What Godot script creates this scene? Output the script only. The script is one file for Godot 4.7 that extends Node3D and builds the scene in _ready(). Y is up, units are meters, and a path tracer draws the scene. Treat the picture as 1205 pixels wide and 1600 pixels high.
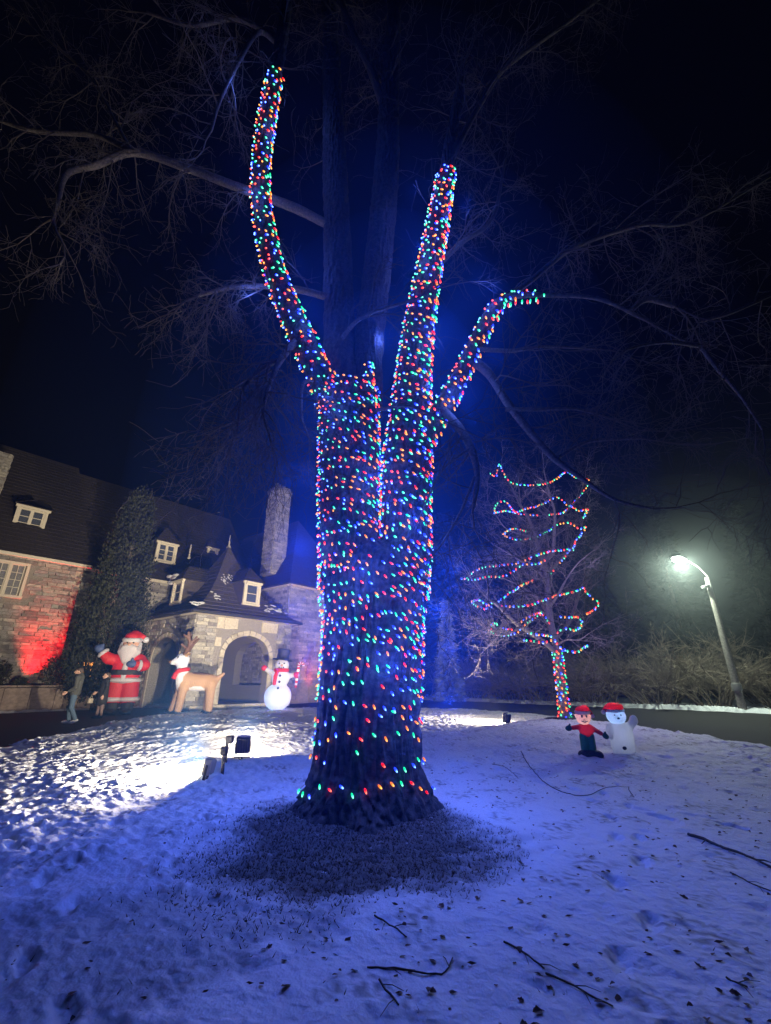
extends Node3D
# A lawn at night: a great tree wound with coloured bulbs, a stone house with floodlit porch, blow-up figures, a street lamp.

const LEFT_STEM = [-0.55,3.10,-6.75,0.447, -0.57,3.67,-6.75,0.461, -0.61,4.46,-6.75,0.481, -0.64,5.44,-6.75,0.494, -0.66,6.11,-6.75,0.498, -0.65,6.64,-6.75,0.486]
const RIGHT_STEM = [0.24,3.10,-6.75,0.402, 0.31,3.67,-6.75,0.374, 0.34,4.46,-6.75,0.379, 0.38,5.29,-6.70,0.381, 0.44,6.04,-6.65,0.324, 0.55,7.28,-6.60,0.270, 0.66,8.12,-6.50,0.246, 0.84,9.18,-6.40,0.217, 1.08,10.53,-6.30,0.188, 1.33,12.01,-6.20,0.149, 1.56,13.52,-6.15,0.128, 1.89,15.49,-6.10,0.098]
const LEFT_LIMB = [-0.86,6.04,-6.65,0.237, -1.06,6.56,-6.60,0.242, -1.32,7.08,-6.50,0.222, -1.74,8.02,-6.40,0.212, -2.16,9.07,-6.30,0.190, -2.50,10.38,-6.20,0.174, -2.68,11.63,-6.10,0.169, -2.71,13.23,-6.00,0.166, -2.64,15.09,-5.90,0.156, -2.62,17.05,-5.90,0.146, -2.67,19.72,-5.90,0.119]
const RIGHT_LIMB = [0.55,5.36,-6.60,0.198, 0.78,5.78,-6.55,0.190, 1.04,6.18,-6.50,0.159, 1.35,6.75,-6.40,0.139, 1.69,7.46,-6.30,0.126, 2.00,8.05,-6.20,0.116, 2.36,8.39,-6.20,0.076, 2.89,8.38,-6.15,0.045, 3.90,8.25,-6.10,0.038, 4.56,7.69,-6.00,0.030, 5.13,7.21,-6.00,0.017, 5.51,6.96,-6.00,0.005, 6.07,6.60,-6.00,0.004, 6.66,6.58,-6.00,0.004]
const STUB_LIMB = [-0.22,5.94,-6.50,0.066, -0.27,6.48,-6.50,0.051, -0.31,7.11,-6.50,0.036]
const UPPER_TRUNK = [-0.69,6.35,-6.90,0.360, -0.87,7.39,-6.90,0.326, -0.97,8.62,-7.00,0.307, -1.11,11.02,-7.10,0.310, -1.32,14.20,-7.20,0.299, -1.58,18.22,-7.30,0.264, -1.91,23.00,-7.40,0.216, -2.23,27.78,-7.40,0.169]
const UPPER_TRUNK_B = [-0.41,6.21,-6.90,0.334, -0.36,7.58,-6.95,0.293, -0.30,8.62,-7.00,0.294, -0.18,10.09,-7.00,0.297, -0.04,12.25,-7.05,0.307, 0.06,14.55,-7.10,0.300, 0.10,16.52,-7.10,0.265, 0.21,19.71,-7.20,0.234, 0.39,25.09,-7.20,0.179]
const BOUGHS = [
	[0.08,15.36,-7.10,0.120, -0.10,16.52,-7.10,0.115, -0.42,18.09,-7.10,0.111, -0.81,19.21,-7.00,0.095, -1.25,21.05,-7.00,0.090, -1.62,22.67,-7.00,0.083],
	[-1.06,11.47,-7.15,0.098, -2.13,11.92,-6.90,0.105, -3.50,12.23,-6.60,0.096, -4.64,12.70,-6.50,0.089, -5.85,13.08,-6.40,0.089, -6.63,12.62,-6.40,0.081, -7.21,12.30,-6.40,0.065, -7.14,11.27,-6.40,0.049, -7.06,10.67,-6.40,0.034, -6.66,10.00,-6.40,0.020],
	[-5.85,13.08,-6.40,0.067, -6.89,13.71,-6.40,0.061, -8.32,13.88,-6.40,0.054, -9.37,14.31,-6.40,0.047, -10.16,14.78,-6.40,0.040],
	[-5.93,13.13,-6.40,0.045, -6.66,14.46,-6.50,0.039, -7.77,16.40,-6.50,0.034, -9.38,18.21,-6.50,0.027],
	[-1.17,9.19,-6.95,0.081, -2.02,9.18,-6.70,0.066, -3.03,9.10,-6.60,0.052, -3.78,8.86,-6.60,0.032],
	[-1.60,7.68,-6.45,0.073, -1.81,6.85,-6.10,0.056, -1.90,6.16,-5.90,0.042, -1.92,5.59,-5.80,0.030, -1.79,5.13,-5.80,0.015],
	[-1.81,6.85,-6.10,0.039, -2.14,6.50,-6.00,0.033, -2.33,6.03,-5.90,0.026, -2.33,5.42,-5.90,0.015],
	[-1.23,6.69,-6.50,0.041, -1.44,6.47,-6.30,0.028, -1.40,5.74,-6.20,0.021, -1.26,5.35,-6.20,0.013],
	[-2.65,16.44,-5.90,0.072, -3.17,16.78,-5.80,0.064, -3.38,15.08,-5.60,0.052, -3.55,13.28,-5.50,0.041, -3.59,12.16,-5.50,0.026],
	[-2.68,16.74,-5.90,0.065, -3.88,17.67,-5.90,0.058, -4.99,17.36,-5.90,0.049, -6.27,18.00,-5.90,0.034],
	[1.38,12.19,-6.20,0.071, 1.96,14.01,-6.40,0.069, 2.42,15.26,-6.50,0.073, 3.20,16.85,-6.50,0.068, 5.04,18.96,-6.50,0.055, 6.43,20.59,-6.50,0.048],
	[1.55,7.11,-6.40,0.094, 1.84,6.67,-6.30,0.079, 2.13,5.87,-6.20,0.065, 2.57,4.90,-6.00,0.050, 2.91,4.47,-5.90,0.038, 3.31,4.06,-5.80,0.023, 3.83,3.91,-5.80,0.014],
	[1.00,6.00,-6.40,0.072, 1.24,5.58,-6.30,0.070, 1.40,5.07,-6.20,0.062, 1.45,4.61,-6.20,0.045, 1.37,4.18,-6.20,0.030, 1.33,4.02,-6.20,0.020],
	[2.07,8.13,-6.20,0.060, 2.99,9.28,-6.60,0.059, 4.31,10.78,-7.00,0.058, 6.16,11.90,-7.30,0.054, 7.65,12.34,-7.50,0.048, 10.20,14.06,-7.50,0.034],
	[4.45,7.88,-6.05,0.052, 4.77,8.11,-6.00,0.053, 5.25,7.95,-6.00,0.046],
	[5.50,6.97,-6.00,0.039, 5.53,6.48,-5.90,0.032, 5.68,5.81,-5.80,0.020, 5.72,5.16,-5.70,0.015],
	[5.45,7.04,-6.00,0.033, 4.64,6.84,-5.70,0.027, 3.96,6.62,-5.60,0.021, 3.64,6.40,-5.60,0.015],
	[6.26,8.22,-6.60,0.031, 6.81,8.39,-6.60,0.032, 7.78,8.86,-6.60,0.026],
	[0.85,9.24,-6.45,0.065, 1.69,10.75,-6.90,0.057, 2.58,12.02,-7.20,0.046, 3.15,14.38,-7.30,0.034],
	[-1.10,7.54,-6.90,0.057, -0.52,8.02,-6.40,0.037, 0.45,8.29,-6.20,0.024],
	[1.60,7.24,-6.30,0.041, 2.22,7.02,-6.10,0.034, 2.75,7.02,-6.00,0.022, 3.63,6.97,-6.00,0.017],
	[-0.14,6.00,-6.40,0.033, 0.39,5.79,-6.00,0.026, 0.99,5.42,-5.90,0.015],
	[2.02,5.87,-6.20,0.038, 2.53,5.73,-6.00,0.031, 3.10,5.66,-5.90,0.021, 3.72,5.42,-5.90,0.015],
	[2.66,4.84,-6.00,0.030, 3.16,5.07,-5.90,0.025, 3.90,5.07,-5.80,0.015],
	[1.38,5.13,-6.20,0.026, 0.88,4.67,-6.10,0.020, 0.55,3.98,-6.10,0.014],
	[1.41,4.61,-6.20,0.025, 1.13,3.98,-6.10,0.019, 0.81,3.44,-6.00,0.014]]
const TRUNK = [-0.45,-0.28,0.956, -0.17,-0.24,0.865, 0.12,-0.26,0.800, 0.49,-0.26,0.709, 1.30,-0.24,0.705, 2.19,-0.20,0.724, 3.17,-0.19,0.771, 3.71,-0.19,0.814, 4.27,-0.19,0.807, 4.62,-0.19,0.718]
const YOUNG_TREE = [
	[6.34,0.32,-17.00,0.226, 6.36,0.75,-17.00,0.160, 6.39,1.71,-17.00,0.146, 6.40,2.78,-17.00,0.144, 6.33,3.29,-17.00,0.127, 6.30,4.00,-17.00,0.123, 6.35,4.87,-17.00,0.119, 6.37,5.63,-17.00,0.115, 6.32,6.02,-17.00,0.103],
	[6.32,5.97,-17.00,0.090, 6.56,6.23,-17.00,0.084, 6.66,6.41,-16.70,0.076, 6.71,7.17,-16.40,0.064, 6.76,7.91,-16.20,0.051, 6.57,8.66,-16.00,0.039, 6.41,9.56,-15.80,0.026],
	[6.34,5.92,-17.00,0.077, 6.33,6.70,-17.30,0.073, 6.31,7.49,-17.50,0.068, 6.16,8.26,-17.70,0.056, 5.95,9.14,-18.00,0.043, 5.73,10.12,-18.20,0.029, 5.48,10.82,-18.30,0.023],
	[6.37,2.60,-17.00,0.107, 5.67,3.02,-16.50,0.088, 4.68,3.48,-15.80,0.074, 4.18,3.82,-15.40,0.061, 3.80,4.08,-15.10,0.050, 3.44,4.29,-14.90,0.038, 3.04,4.71,-14.70,0.022],
	[6.34,3.06,-17.00,0.072, 6.97,3.47,-17.60,0.063, 7.70,4.17,-18.20,0.053, 8.26,5.04,-18.60,0.041, 8.66,5.77,-18.80,0.021],
	[6.30,3.76,-17.00,0.061, 6.30,4.47,-17.60,0.051, 6.15,4.93,-18.00,0.046, 5.74,5.43,-18.50,0.034, 5.25,5.77,-18.80,0.021],
	[6.31,4.25,-17.00,0.062, 6.49,4.63,-16.40,0.048, 6.73,5.15,-16.00,0.036, 7.12,5.68,-15.70,0.024, 7.67,6.10,-15.60,0.014],
	[6.33,5.12,-17.00,0.063, 5.92,5.51,-16.50,0.049, 5.28,5.79,-16.10,0.036, 4.52,6.15,-15.80,0.024, 4.03,6.43,-15.70,0.014],
	[6.34,5.55,-17.00,0.051, 7.06,6.09,-17.80,0.047, 7.78,6.73,-18.10,0.041, 8.57,7.67,-18.30,0.028, 9.10,8.93,-18.40,0.017],
	[6.15,7.10,-17.00,0.052, 5.43,7.07,-16.50,0.038, 4.70,7.20,-16.10,0.025, 4.28,7.84,-16.00,0.015],
	[6.99,7.66,-17.00,0.053, 7.80,8.42,-17.50,0.041, 8.62,9.30,-17.80,0.029, 9.12,10.30,-17.90,0.018],
	[4.83,3.81,-17.00,0.049, 3.68,3.24,-15.40,0.033, 3.33,3.43,-15.20,0.022, 3.19,3.71,-15.20,0.013],
	[4.80,3.39,-15.80,0.040, 4.03,3.06,-15.10,0.027, 3.32,3.07,-14.80,0.016],
	[6.36,2.83,-17.00,0.048, 6.44,2.98,-16.10,0.034, 6.68,2.94,-15.60,0.022, 6.91,3.12,-15.30,0.013]]
const GARLANDS = [
	[4.44,10.11,-17.00, 4.68,9.76,-16.62, 4.75,10.14,-16.29, 4.94,9.41,-16.08, 5.10,9.14,-16.00, 5.61,9.07,-16.08, 6.40,9.20,-16.29, 7.06,9.52,-16.62, 7.84,10.11,-17.00, 8.45,10.01,-17.38, 9.09,10.11,-17.71, 9.21,9.96,-17.92, 8.89,9.58,-18.00, 8.52,9.23,-17.92, 8.14,8.83,-17.71, 7.56,8.37,-17.38, 6.82,8.14,-17.00],
	[4.32,7.97,-16.22, 4.39,8.20,-16.02, 4.72,8.35,-16.04, 5.03,8.20,-16.29, 5.37,8.14,-16.70, 5.92,8.47,-17.17, 6.58,8.76,-17.61, 7.21,9.10,-17.91, 7.73,9.36,-18.00, 8.02,8.96,-17.86, 8.08,8.70,-17.52, 8.16,8.34,-17.07, 8.26,8.21,-16.60, 7.89,7.73,-16.22],
	[4.40,8.01,-16.03, 4.41,8.02,-16.47, 5.11,8.40,-17.23, 5.90,8.50,-17.85, 6.78,8.48,-17.97],
	[4.73,7.12,-16.57, 5.26,7.68,-17.57, 5.81,7.86,-18.00, 5.94,7.55,-17.43],
	[4.93,7.41,-17.44, 5.51,7.34,-17.83, 5.98,7.36,-18.00, 6.46,7.45,-17.90, 6.73,7.51,-17.56, 6.83,7.51,-17.07, 6.97,7.55,-16.56, 7.27,7.47,-16.17, 7.53,7.17,-16.00, 7.84,7.28,-16.10, 7.78,7.11,-16.44, 7.73,6.94,-16.93, 7.82,6.74,-17.44],
	[3.01,5.64,-17.98, 3.42,5.67,-17.96, 3.65,5.88,-17.73, 3.98,5.97,-17.33, 4.51,5.93,-16.85, 4.89,5.87,-16.41, 5.17,5.89,-16.10, 5.52,6.01,-16.00, 5.95,6.20,-16.13, 6.59,6.40,-16.46, 7.43,6.58,-16.91, 7.31,6.34,-17.38, 7.10,6.11,-17.77, 6.92,5.78,-17.98],
	[3.17,5.60,-17.77, 3.62,5.49,-17.42, 3.99,5.50,-16.99, 4.51,5.42,-16.55, 4.80,5.52,-16.21, 5.21,5.74,-16.02, 5.75,5.79,-16.03, 6.13,6.00,-16.23],
	[3.32,4.54,-16.98, 3.44,4.30,-16.58, 3.72,4.13,-16.25, 3.81,4.33,-16.04, 4.14,4.21,-16.01, 4.88,4.21,-16.14, 5.45,4.32,-16.43, 6.09,4.56,-16.81, 6.77,4.81,-17.22, 7.45,4.98,-17.60, 7.98,5.17,-17.87, 8.24,5.27,-18.00, 8.37,4.92,-17.95, 8.61,4.59,-17.73, 8.14,4.23,-17.39, 7.68,4.05,-16.98],
	[3.76,4.12,-16.21, 4.03,4.32,-16.00, 4.46,4.59,-16.18, 4.98,4.93,-16.67, 5.44,5.23,-17.28, 6.16,5.55,-17.79],
	[3.13,4.37,-16.03, 3.72,4.63,-17.24, 4.17,4.50,-17.97],
	[3.85,3.36,-16.59, 4.28,3.79,-17.58, 4.70,3.64,-18.00, 4.91,3.52,-17.41],
	[4.05,3.46,-17.46, 4.37,3.37,-17.80, 4.80,3.36,-17.98, 5.26,3.46,-17.97, 5.54,3.74,-17.77, 5.84,3.94,-17.41, 6.01,4.05,-16.97, 6.05,3.66,-16.54],
	[5.41,3.84,-17.98, 5.66,4.03,-17.19, 5.65,3.98,-16.02],
	[6.86,4.06,-17.76, 7.19,3.98,-17.34, 7.30,3.91,-16.82, 7.17,3.57,-16.35, 6.76,3.35,-16.06, 6.45,3.41,-16.02, 6.19,3.26,-16.24],
	[5.11,3.10,-16.97, 5.33,3.02,-16.54, 5.67,2.94,-16.20, 5.96,3.00,-16.02, 6.26,2.69,-16.03, 6.78,2.62,-16.24, 7.24,2.80,-16.60, 7.58,2.90,-17.03],
	[4.98,3.32,-16.20, 5.44,3.20,-16.08, 6.23,3.21,-16.89, 6.69,3.13,-17.80]]
const LAWN = [-9.00,6.00, -9.20,-4.00, -9.10,-9.00, -9.08,-11.57, -8.80,-12.60, -8.87,-14.80, -9.30,-17.50, -9.20,-19.80, -8.60,-21.80, -5.60,-24.20, -2.00,-24.60, 1.90,-24.20, 4.70,-22.20, 6.80,-18.40, 7.70,-14.70, 8.50,-13.00, 8.90,-11.20, 9.60,-8.00, 10.00,-3.00, 10.00,6.00]
const FAR_EDGE = [-3.00,-37.50, 2.77,-35.60, 5.96,-33.30, 10.20,-27.30, 13.20,-24.70, 15.10,-22.60, 16.50,-20.50, 19.00,-17.00, 24.00,-13.00]

const TREE_AT := Vector3(-0.15, 0.0, -6.9)
const EYE := Vector3(0.0, 1.6, 0.0)
const HOUSE_AT := Vector3(-9.6, 0.3, -22.6)

var rng := RandomNumberGenerator.new()
var noise_a := FastNoiseLite.new()
var noise_b := FastNoiseLite.new()
var noise_c := FastNoiseLite.new()
var taken := {}
var M := {}
var house_basis := Basis(Vector3(0.63, 0, -0.777).normalized(), Vector3.UP, Vector3(0.777, 0, 0.63).normalized())


# ------------------------------------------------------------------ mesh collecting
class MB:
	var v := PackedVector3Array()
	var n := PackedVector3Array()
	var uv := PackedVector2Array()
	var c := PackedColorArray()
	var ix := PackedInt32Array()
	var tint := Color.WHITE

	func tri(a: Vector3, b: Vector3, d: Vector3) -> void:
		var m := (d - a).cross(b - a)
		m = m.normalized() if m.length_squared() > 1e-16 else Vector3.UP
		var s := v.size()
		v.append(a); v.append(b); v.append(d)
		for k in 3:
			n.append(m); uv.append(Vector2.ZERO); c.append(tint)
		ix.append(s); ix.append(s + 1); ix.append(s + 2)

	# a, b, d, e run clockwise as seen from the front
	func quad(a: Vector3, b: Vector3, d: Vector3, e: Vector3) -> void:
		var m := (d - a).cross(b - a)
		if m.length_squared() < 1e-16:
			m = (e - a).cross(d - a)
		m = m.normalized() if m.length_squared() > 1e-16 else Vector3.UP
		var s := v.size()
		v.append(a); v.append(b); v.append(d); v.append(e)
		for k in 4:
			n.append(m); c.append(tint)
		uv.append(Vector2(0, 0)); uv.append(Vector2(1, 0)); uv.append(Vector2(1, 1)); uv.append(Vector2(0, 1))
		ix.append(s); ix.append(s + 1); ix.append(s + 2)
		ix.append(s); ix.append(s + 2); ix.append(s + 3)

	func hexa(p: Array) -> void:  # 0-3 back, 4-7 front: left-bottom, right-bottom, right-top, left-top
		quad(p[4], p[7], p[6], p[5])
		quad(p[1], p[2], p[3], p[0])
		quad(p[0], p[3], p[7], p[4])
		quad(p[5], p[6], p[2], p[1])
		quad(p[7], p[3], p[2], p[6])
		quad(p[0], p[4], p[5], p[1])

	func box(at: Vector3, size: Vector3, b := Basis.IDENTITY) -> void:
		var h := size * 0.5
		var p := []
		for z in [-1, 1]:
			for q in [[-1, -1], [1, -1], [1, 1], [-1, 1]]:
				p.append(at + b * Vector3(q[0] * h.x, q[1] * h.y, z * h.z))
		hexa(p)

	# a box with chamfered edges
	func cbox(at: Vector3, size: Vector3, ch: float, b := Basis.IDENTITY) -> void:
		var h := size * 0.5
		var f := func(sx, sy, sz, ax):
			var q := Vector3(sx * (h.x - ch), sy * (h.y - ch), sz * (h.z - ch))
			q[ax] = [sx, sy, sz][ax] * h[ax]
			return at + b * q
		for ax in 3:
			var o: int = (ax + 1) % 3
			var w: int = (ax + 2) % 3
			for s in [-1, 1]:
				var c4 := []
				for q in [[-1, -1], [-1, 1], [1, 1], [1, -1]]:
					var sg := [0, 0, 0]
					sg[ax] = s; sg[o] = q[0]; sg[w] = q[1]
					c4.append(f.call(sg[0], sg[1], sg[2], ax))
				if s < 0:
					c4.reverse()
				quad(c4[0], c4[1], c4[2], c4[3])
			for s1 in [-1, 1]:
				for s2 in [-1, 1]:
					var e := []
					for t in [[ -1, o], [1, o], [1, w], [-1, w]]:
						var sg2 := [0, 0, 0]
						sg2[o] = s1; sg2[w] = s2; sg2[ax] = t[0]
						e.append(f.call(sg2[0], sg2[1], sg2[2], t[1]))
					if s1 * s2 < 0:
						e.reverse()
					quad(e[0], e[1], e[2], e[3])
		for sx in [-1, 1]:
			for sy in [-1, 1]:
				for sz in [-1, 1]:
					var q0: Vector3 = f.call(sx, sy, sz, 0)
					var q1: Vector3 = f.call(sx, sy, sz, 1)
					var q2: Vector3 = f.call(sx, sy, sz, 2)
					if sx * sy * sz > 0:
						tri(q0, q2, q1)
					else:
						tri(q0, q1, q2)

	# a smooth tapering tube along points
	func tube(p: PackedVector3Array, r: PackedFloat32Array, sides: int, cap := true) -> void:
		var m := p.size()
		if m < 2:
			return
		var t := (p[1] - p[0]).normalized()
		var x := t.cross(Vector3.RIGHT if absf(t.x) < 0.8 else Vector3.UP).normalized()
		var s := v.size()
		var run := 0.0
		for i in m:
			var t2 := (p[mini(i + 1, m - 1)] - p[maxi(i - 1, 0)]).normalized()
			x = (x - t2 * x.dot(t2)).normalized()
			var y := t2.cross(x)
			if i:
				run += p[i].distance_to(p[i - 1])
			for k in sides + 1:
				var a := TAU * k / sides
				var d := x * cos(a) + y * sin(a)
				v.append(p[i] + d * r[i]); n.append(d); uv.append(Vector2(float(k) / sides, run)); c.append(tint)
		var w := sides + 1
		for i in m - 1:
			for k in sides:
				var q := s + i * w + k
				ix.append(q); ix.append(q + w); ix.append(q + 1)
				ix.append(q + 1); ix.append(q + w); ix.append(q + w + 1)
		if cap:
			for e in [0, m - 1]:
				var o := v.size()
				var d2 := (p[e] - p[1 if e == 0 else m - 2]).normalized()
				v.append(p[e] + d2 * r[e] * 0.25); n.append(d2); uv.append(Vector2.ZERO); c.append(tint)
				for k in sides + 1:
					v.append(v[s + e * w + k]); n.append(d2); uv.append(Vector2.ZERO); c.append(tint)
				for k in sides:
					ix.append(o)
					if e == 0:
						ix.append(o + 1 + k); ix.append(o + 2 + k)
					else:
						ix.append(o + 2 + k); ix.append(o + 1 + k)

	# profile of (radius, height) turned round an axis b.y through at
	func lathe(at: Vector3, prof: Array, sides: int, b := Basis.IDENTITY) -> void:
		var s := v.size()
		for i in prof.size():
			var q: Vector2 = prof[i]
			var tg: Vector2 = (prof[mini(i + 1, prof.size() - 1)] - prof[maxi(i - 1, 0)])
			var nn := Vector2(tg.y, -tg.x).normalized()
			for k in sides + 1:
				var a := TAU * k / sides
				var d := Vector3(cos(a), 0, sin(a))
				v.append(at + b * (d * q.x + Vector3.UP * q.y))
				n.append((b * (d * nn.x + Vector3.UP * nn.y)).normalized())
				uv.append(Vector2(float(k) / sides, float(i) / (prof.size() - 1))); c.append(tint)
		var w := sides + 1
		for i in prof.size() - 1:
			for k in sides:
				var q2 := s + i * w + k
				ix.append(q2); ix.append(q2 + 1); ix.append(q2 + w)
				ix.append(q2 + 1); ix.append(q2 + w + 1); ix.append(q2 + w)

	func ball(at: Vector3, r: Vector3, b := Basis.IDENTITY, sides := 12, rings := 8) -> void:
		var prof := []
		for i in rings + 1:
			var a := PI * i / rings - PI / 2
			prof.append(Vector2(maxf(cos(a), 0.0), sin(a)))
		var s := v.size()
		lathe(Vector3.ZERO, prof, sides)
		for i in range(s, v.size()):
			var q := v[i]
			v[i] = at + b * (q * r)
			n[i] = (b * (q / r)).normalized()

	func extrude(poly: PackedVector2Array, z0: float, z1: float, xf: Transform3D) -> void:
		var t := Geometry2D.triangulate_polygon(poly)
		for k in range(0, t.size(), 3):
			var q := [poly[t[k]], poly[t[k + 1]], poly[t[k + 2]]]
			if (q[1] - q[0]).cross(q[2] - q[0]) > 0:
				q.reverse()
			tri(xf * Vector3(q[0].x, q[0].y, z1), xf * Vector3(q[1].x, q[1].y, z1), xf * Vector3(q[2].x, q[2].y, z1))
			tri(xf * Vector3(q[2].x, q[2].y, z0), xf * Vector3(q[1].x, q[1].y, z0), xf * Vector3(q[0].x, q[0].y, z0))
		var m := poly.size()
		for k in m:
			var a := poly[k]
			var d := poly[(k + 1) % m]
			quad(xf * Vector3(a.x, a.y, z1), xf * Vector3(d.x, d.y, z1), xf * Vector3(d.x, d.y, z0), xf * Vector3(a.x, a.y, z0))

	func add(o: MB, xf: Transform3D) -> void:
		var s := v.size()
		v.append_array(xf * o.v)
		var nb := xf.basis.inverse().transposed()
		for q in o.n:
			n.append((nb * q).normalized())
		uv.append_array(o.uv)
		for q in o.c:
			c.append(tint if tint != Color.WHITE else q)
		for q in o.ix:
			ix.append(s + q)

	func surface(m: ArrayMesh, mat: Material) -> ArrayMesh:
		if v.is_empty():
			return m
		var a := []
		a.resize(Mesh.ARRAY_MAX)
		a[Mesh.ARRAY_VERTEX] = v
		a[Mesh.ARRAY_NORMAL] = n
		a[Mesh.ARRAY_TEX_UV] = uv
		a[Mesh.ARRAY_COLOR] = c
		a[Mesh.ARRAY_INDEX] = ix
		m.add_surface_from_arrays(Mesh.PRIMITIVE_TRIANGLES, a)
		m.surface_set_material(m.get_surface_count() - 1, mat)
		return m

	func mesh(mat: Material) -> ArrayMesh:
		return surface(ArrayMesh.new(), mat)


# ------------------------------------------------------------------ naming and grouping
func numbered(called: String) -> String:
	if not taken.has(called):
		taken[called] = 0
		return called
	taken[called] += 1
	return "%s_%03d" % [called, taken[called]]


func tag(o: Node, label: String, category: String, group := "", kind := "") -> void:
	if label: o.set_meta("label", label)
	if category: o.set_meta("category", category)
	if group: o.set_meta("group", group)
	if kind: o.set_meta("kind", kind)


func thing(called: String, label: String, category: String, at := Vector3.ZERO, turn := 0.0, group := "") -> Node3D:
	var o := Node3D.new()
	o.name = numbered(called)
	add_child(o)
	o.position = at
	o.rotation.y = turn
	tag(o, label, category, group)
	return o


# a part whose mesh is in its parent's own axes; away = true: in the world's, for parents that are only moved
func part(called: String, mesh: Mesh, parent: Node3D, away := false, kind := "") -> MeshInstance3D:
	var o := MeshInstance3D.new()
	o.name = called
	o.mesh = mesh
	parent.add_child(o, true)
	if away:
		var q: Node3D = parent
		var at := Vector3.ZERO
		while q != self:
			at += q.position
			q = q.get_parent()
		o.position = -at
	if kind: o.set_meta("kind", kind)
	return o


func solo(called: String, mesh: Mesh, label: String, category: String, at := Vector3.ZERO, group := "", kind := "") -> MeshInstance3D:
	var o := MeshInstance3D.new()
	o.name = numbered(called)
	o.mesh = mesh
	add_child(o)
	o.position = at
	tag(o, label, category, group, kind)
	return o


func omni(called: String, at: Vector3, color: Color, energy: float, size: float, parent: Node3D, away := false) -> OmniLight3D:
	var l := OmniLight3D.new()
	l.name = called
	l.light_color = color
	l.light_energy = energy
	l.light_size = size
	l.omni_range = 40.0
	l.omni_attenuation = 2.0
	l.shadow_enabled = true
	parent.add_child(l, true)
	l.position = at - (parent.position if away else Vector3.ZERO)
	return l


func panel(called: String, at: Vector3, towards: Vector3, color: Color, energy: float, size: Vector2, parent: Node3D) -> AreaLight3D:
	var l := AreaLight3D.new()
	l.name = called
	l.light_color = color
	l.light_energy = energy
	l.area_size = size
	l.area_range = 60.0
	l.area_attenuation = 2.0
	l.shadow_enabled = true
	parent.add_child(l, true)
	l.transform = Transform3D(Basis.looking_at(towards.normalized(), Vector3.UP), at)
	return l


func spot(called: String, at: Vector3, towards: Vector3, color: Color, energy: float, size: float, angle: float, soft: float, parent: Node3D) -> SpotLight3D:
	var l := SpotLight3D.new()
	l.name = called
	l.light_color = color
	l.light_energy = energy
	l.light_size = size
	l.spot_range = 60.0
	l.spot_attenuation = 2.0
	l.spot_angle = angle
	l.spot_angle_attenuation = soft
	l.shadow_enabled = true
	parent.add_child(l, true)
	l.transform = Transform3D(Basis.looking_at(towards.normalized(), Vector3.UP), at)
	return l


# ------------------------------------------------------------------ materials
func srgb(r: float, g: float, b: float) -> Color:
	return Color(r, g, b).linear_to_srgb()


func noise_tex(freq: float, size := 512, type := FastNoiseLite.TYPE_SIMPLEX_SMOOTH, octaves := 4, sd := 1) -> NoiseTexture2D:
	var f := FastNoiseLite.new()
	f.seed = sd
	f.noise_type = type
	f.frequency = freq
	f.fractal_octaves = octaves
	var t := NoiseTexture2D.new()
	t.width = size
	t.height = size
	t.seamless = true
	t.noise = f
	return t


func ramp_tex(freq: float, a: Color, b: Color, sd := 1, size := 512) -> NoiseTexture2D:
	var t := noise_tex(freq, size, FastNoiseLite.TYPE_SIMPLEX_SMOOTH, 5, sd)
	var g := Gradient.new()
	g.set_color(0, a)
	g.set_color(1, b)
	g.set_offset(0, 0.25)
	g.set_offset(1, 0.75)
	t.color_ramp = g
	return t


func mat(called: String, color: Color, rough := 0.8, vcol := false) -> StandardMaterial3D:
	var m := StandardMaterial3D.new()
	m.resource_name = called
	m.albedo_color = color
	m.roughness = rough
	m.vertex_color_use_as_albedo = vcol
	M[called] = m
	return m


func tri_map(m: StandardMaterial3D, scale: float, color: Texture2D, bump: Texture2D, height := 1.0) -> StandardMaterial3D:
	m.uv1_triplanar = true
	m.uv1_world_triplanar = true
	m.uv1_scale = Vector3.ONE * scale
	if color: m.albedo_texture = color
	if bump:
		m.heightmap_enabled = true
		m.heightmap_texture = bump
		m.heightmap_scale = height
	return m


func glow(called: String, color: Color, energy: float) -> StandardMaterial3D:
	var m := mat(called, Color(0.8, 0.8, 0.8), 0.4)
	m.emission_enabled = true
	m.emission = color
	m.emission_energy_multiplier = energy
	return m


func glow_grad(called: String, base: Color, tip: Color, energy: float) -> StandardMaterial3D:
	var m := glow(called, Color.BLACK, energy)
	var g := Gradient.new()
	g.set_color(0, base)
	g.set_color(1, tip)
	g.set_offset(0, 0.4)
	g.set_offset(1, 0.72)
	var t := GradientTexture2D.new()
	t.gradient = g
	t.width = 4
	t.height = 64
	t.fill_from = Vector2(0, 0)
	t.fill_to = Vector2(0, 1)
	m.emission_texture = t
	m.albedo_color = base
	return m


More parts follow.
